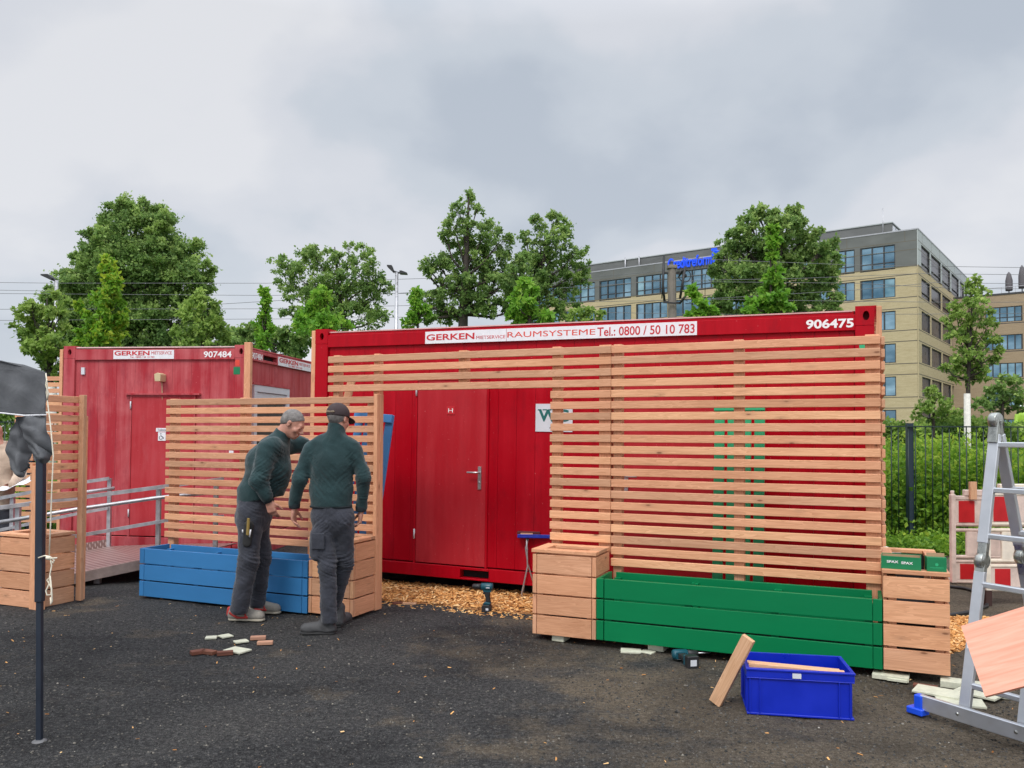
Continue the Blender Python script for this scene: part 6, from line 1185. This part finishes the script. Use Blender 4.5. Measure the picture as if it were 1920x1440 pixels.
# first window group lower storeys is narrower
skinwall('brick_wall',FL,.061,LF,0,zc_,gl,rows,Z0,M_brick,skl); skinwall('clad_wall',FL,.061,LF,zc_+.001,CZ,gl,rows,Z0,M_clad)
skinwall('brick_wall',FR,-.06,RF,0,zc_,gr[:5],rows,Z0,M_brick); skinwall('clad_wall',FR,-.06,RF,zc_+.001,CZ,gr,rows,Z0,M_clad2)
wins(FL,gl,Z0,rows,skip=lambda ri,gi:skl(ri,gi)); wins(FR,gr[:5],Z0,rows[1:],glass=M_gld); wins(FR,gr,Z0,rows[:1],glass=M_gld)
mb=MB()
for zt,zb_ in rows[1:]:
    for z in (zt+.18,zb_-.14): fbox(mb,FL,.062,LF,z-.05,z+.05,.061,.064); fbox(mb,FR,-.06,RF,z-.05,z+.05,.061,.064)
fbox(mb,FL,.06,LF,zc_-.06,zc_+.04,.0615,.09); fbox(mb,FR,-.06,RF,zc_-.06,zc_+.04,.0615,.09)
for z in (CZ-1.15,CZ-2.1): fbox(mb,FL,.06,LF,z-.03,z+.03,.061,.066); fbox(mb,FR,-.06,RF,z-.03,z+.03,.061,.066)
for x in np.arange(1.2,LF,6.0): fbox(mb,FL,x,x+.06,rows[0][0]+.15,CZ-.05,.061,.0655)
for x in np.arange(2.2,RF,5.2): fbox(mb,FR,x,x+.06,rows[0][0]+.15,CZ-.05,.061,.0655)
mb.build('facade_joints',M_line,of)
mb=MB(); fbox(mb,FL,-.08,LF,CZ+.001,CZ+.14,-.6,.10); fbox(mb,FR,.10,RF,CZ+.001,CZ+.14,-.6,.10); mb.build('parapet',plain('parapet_metal',(.42,.42,.45),.4,.4),of)
mb=MB(); p4=lambda a_,b_,z:tuple(dl*a_+dr*b_+np.array([0,0,z])); vs=[p4(.5,.5,z) for z in (0,CZ-.2)]; 
mb.add([p4(.5,.5,0),p4(LF-.1,.5,0),p4(LF-.1,RF-.1,0),p4(.5,RF-.1,0),p4(.5,.5,CZ-.3),p4(LF-.1,.5,CZ-.3),p4(LF-.1,RF-.1,CZ-.3),p4(.5,RF-.1,CZ-.3)],[tuple(reversed(f)) for f in CF]); mb.build('core',M_frame,of)
# set back roof storey
n_=FL[1]; oS=-n_*3.2; t0=toface(1672,418,FL,Cb-n_*3.2)[0]; zS=toface(1672,418,FL,Cb-n_*3.2)[1]
mb=MB(); fbox(mb,FL,t0,LF,CZ-.2,zS,-9,.0,oS); mb.build('roof_storey',M_clad,of); mb=MB(); fbox(mb,FL,t0-.10,LF,zS+.001,zS+.12,-9.1,.1,oS); mb.build('roof_edge',M_clad2,of)
mb=MB()
for k_ in range(3): fbox(mb,FR,.3+k_*1.7,1.5+k_*1.7,CZ+.5,zS-.25,-.0+.01,.08,oS+dl*t0+np.array([0,0,0])); 
mb.build('roof_windows',M_signg,of); mb=MB()
for x in (1656,): tt_=toface(x,430,FL,Cb-n_*3.0)[0]; q=dl*tt_-n_*2.9; mb.tube([tuple(q+np.array([0,0,CZ-.3])),tuple(q+np.array([0,0,CZ+3.6]))],.05,5)
for x in (1173,1199): tt_=toface(x,495,FL,Cb-n_*3.0)[0]; q=dl*tt_-n_*2.9; mb.tube([tuple(q+np.array([0,0,CZ-.3])),tuple(q+np.array([0,0,CZ+2.2]))],.09,5)
mb.build('antenna',M_galv,of)
M_logo=MT('lit_blue_letters',.4); M_logo.color((.01,.07,.75)); M_logo.b.inputs['Emission Color'].default_value=(.01,.10,1,1); M_logo.b.inputs['Emission Strength'].default_value=.3; M_logo=M_logo.m
ta,za=toface(1254,510,FL,Cb); tb,zb_=toface(1336,499,FL,Cb); zl0=toface(1254,512,FL,Cb)[1]; zl1=toface(1336,486.5,FL,Cb)[1]
zlo=rows[0][0]+.35; Mx=Matrix(((-dl[0],-FL[1][0],0,0),(-dl[1],-FL[1][1],0,0),(0,0,1,0),(0,0,0,1)))
text('Creditreform',-ta,-tb,zlo,zlo+1.4,-.12,M_logo,of,.015,M=Mx,th=.2,name='roof_lettering')
tc_,_=toface(1338,490,FL,Cb); td_,_=toface(1350,488,FL,Cb); mb=MB(); cx_,cz_,R_=(tc_+td_)/2,zlo+1.15,.48*(tc_-td_)
mb.tube([tuple(dl*(cx_-R_*math.cos(t_))+FL[1]*.25+np.array([0,0,cz_+R_*math.sin(t_)])) for t_ in np.linspace(.7,6.28,20)],.16,6); fbox(mb,FL,td_,tc_,cz_-R_-.55,cz_-R_-.28,.12,.3); fbox(mb,FL,td_,td_+.5,cz_+.1,cz_+.4,.12,.3); fbox(mb,FL,cx_-.1,cx_+.6,cz_+R_+.1,cz_+R_+.4,.12,.3); mb.build('logo',M_logo,of)
# right wing
pw=at(1911,600,101.0); ow=np.array([pw.x,pw.y,0]); kx=6.5; ow2=ow+dl*9.5
ob=empty('office_wing',(ow2[0],ow2[1],0),label='lower tan office wing at the right edge with closed parasols on its terrace',cat='building'); _of=of; of=ob
FW=(-dl,FL[1]); wt_=lambda px,py=650:toface(px,py,FW,ow2)[0]
rw=[(toface(1911,a_,FW,ow2)[1],toface(1911,b_,FW,ow2)[1]) for a_,b_ in ((573,602),(626,655),(679.5,707),(732,761),(786,812))]; zt_w=toface(1911,550.5,FW,ow2)[1]
gw=[(wt_(1848),wt_(1918),5),(wt_(1921),wt_(1990),5)]
skinwall('brick_wall',FW,0,26,0,zt_w,gw,rw,Z0,M_brickb); wins(FW,gw,Z0,rw); mb=MB(); fbox(mb,FW,0,26,zt_w+.001,zt_w+.22,-.6,.12); 
for zt,zb_ in rw: fbox(mb,FW,0,26,zb_-.22,zb_-.12,.061,.066)
mb.build('parapet',M_frame,of); mb=MB(); fbox(mb,FW,.1,25.9,0,zt_w-.2,-14,-.5); mb.build('core',M_frame,of)
mb=MB(); fbox(mb,FW,3,25,zt_w+1.1,zt_w+1.16,-1.1,-1.04)
for x in np.arange(3,25,1.5): fbox(mb,FW,x,x+.06,zt_w+.2,zt_w+1.1,-1.1,-1.04)
mb.build('terrace_railing',M_galv,of); of=_of
for px,hh_ in ((1889,43),(1914,52)):
    tt_=wt_(px,540); q=ow2+(-dl)*tt_-FL[1]*1.6; r=empty('closed_parasol',(q[0],q[1],zt_w-.2),label='closed dark parasol on the wing terrace, '+('left' if px<1900 else 'right and taller')+' of two',cat='parasol',group='closed parasols on the terrace')
    s_=hh_/43; mb=MB(); mb.tube([(0,0,0),(0,0,3.2*s_)],.06,6); mb.build('pole',M_frame,r); mb=MB(); mb.tube([(0,0,.9*s_),(0,0,1.1*s_),(0,0,2.2*s_),(0,0,3.0*s_),(0,0,3.3*s_)],[.40,.42,.42,.25,.04],9); mb.build('canopy',plain('parasol_grey',(.12,.11,.12),.8),r)
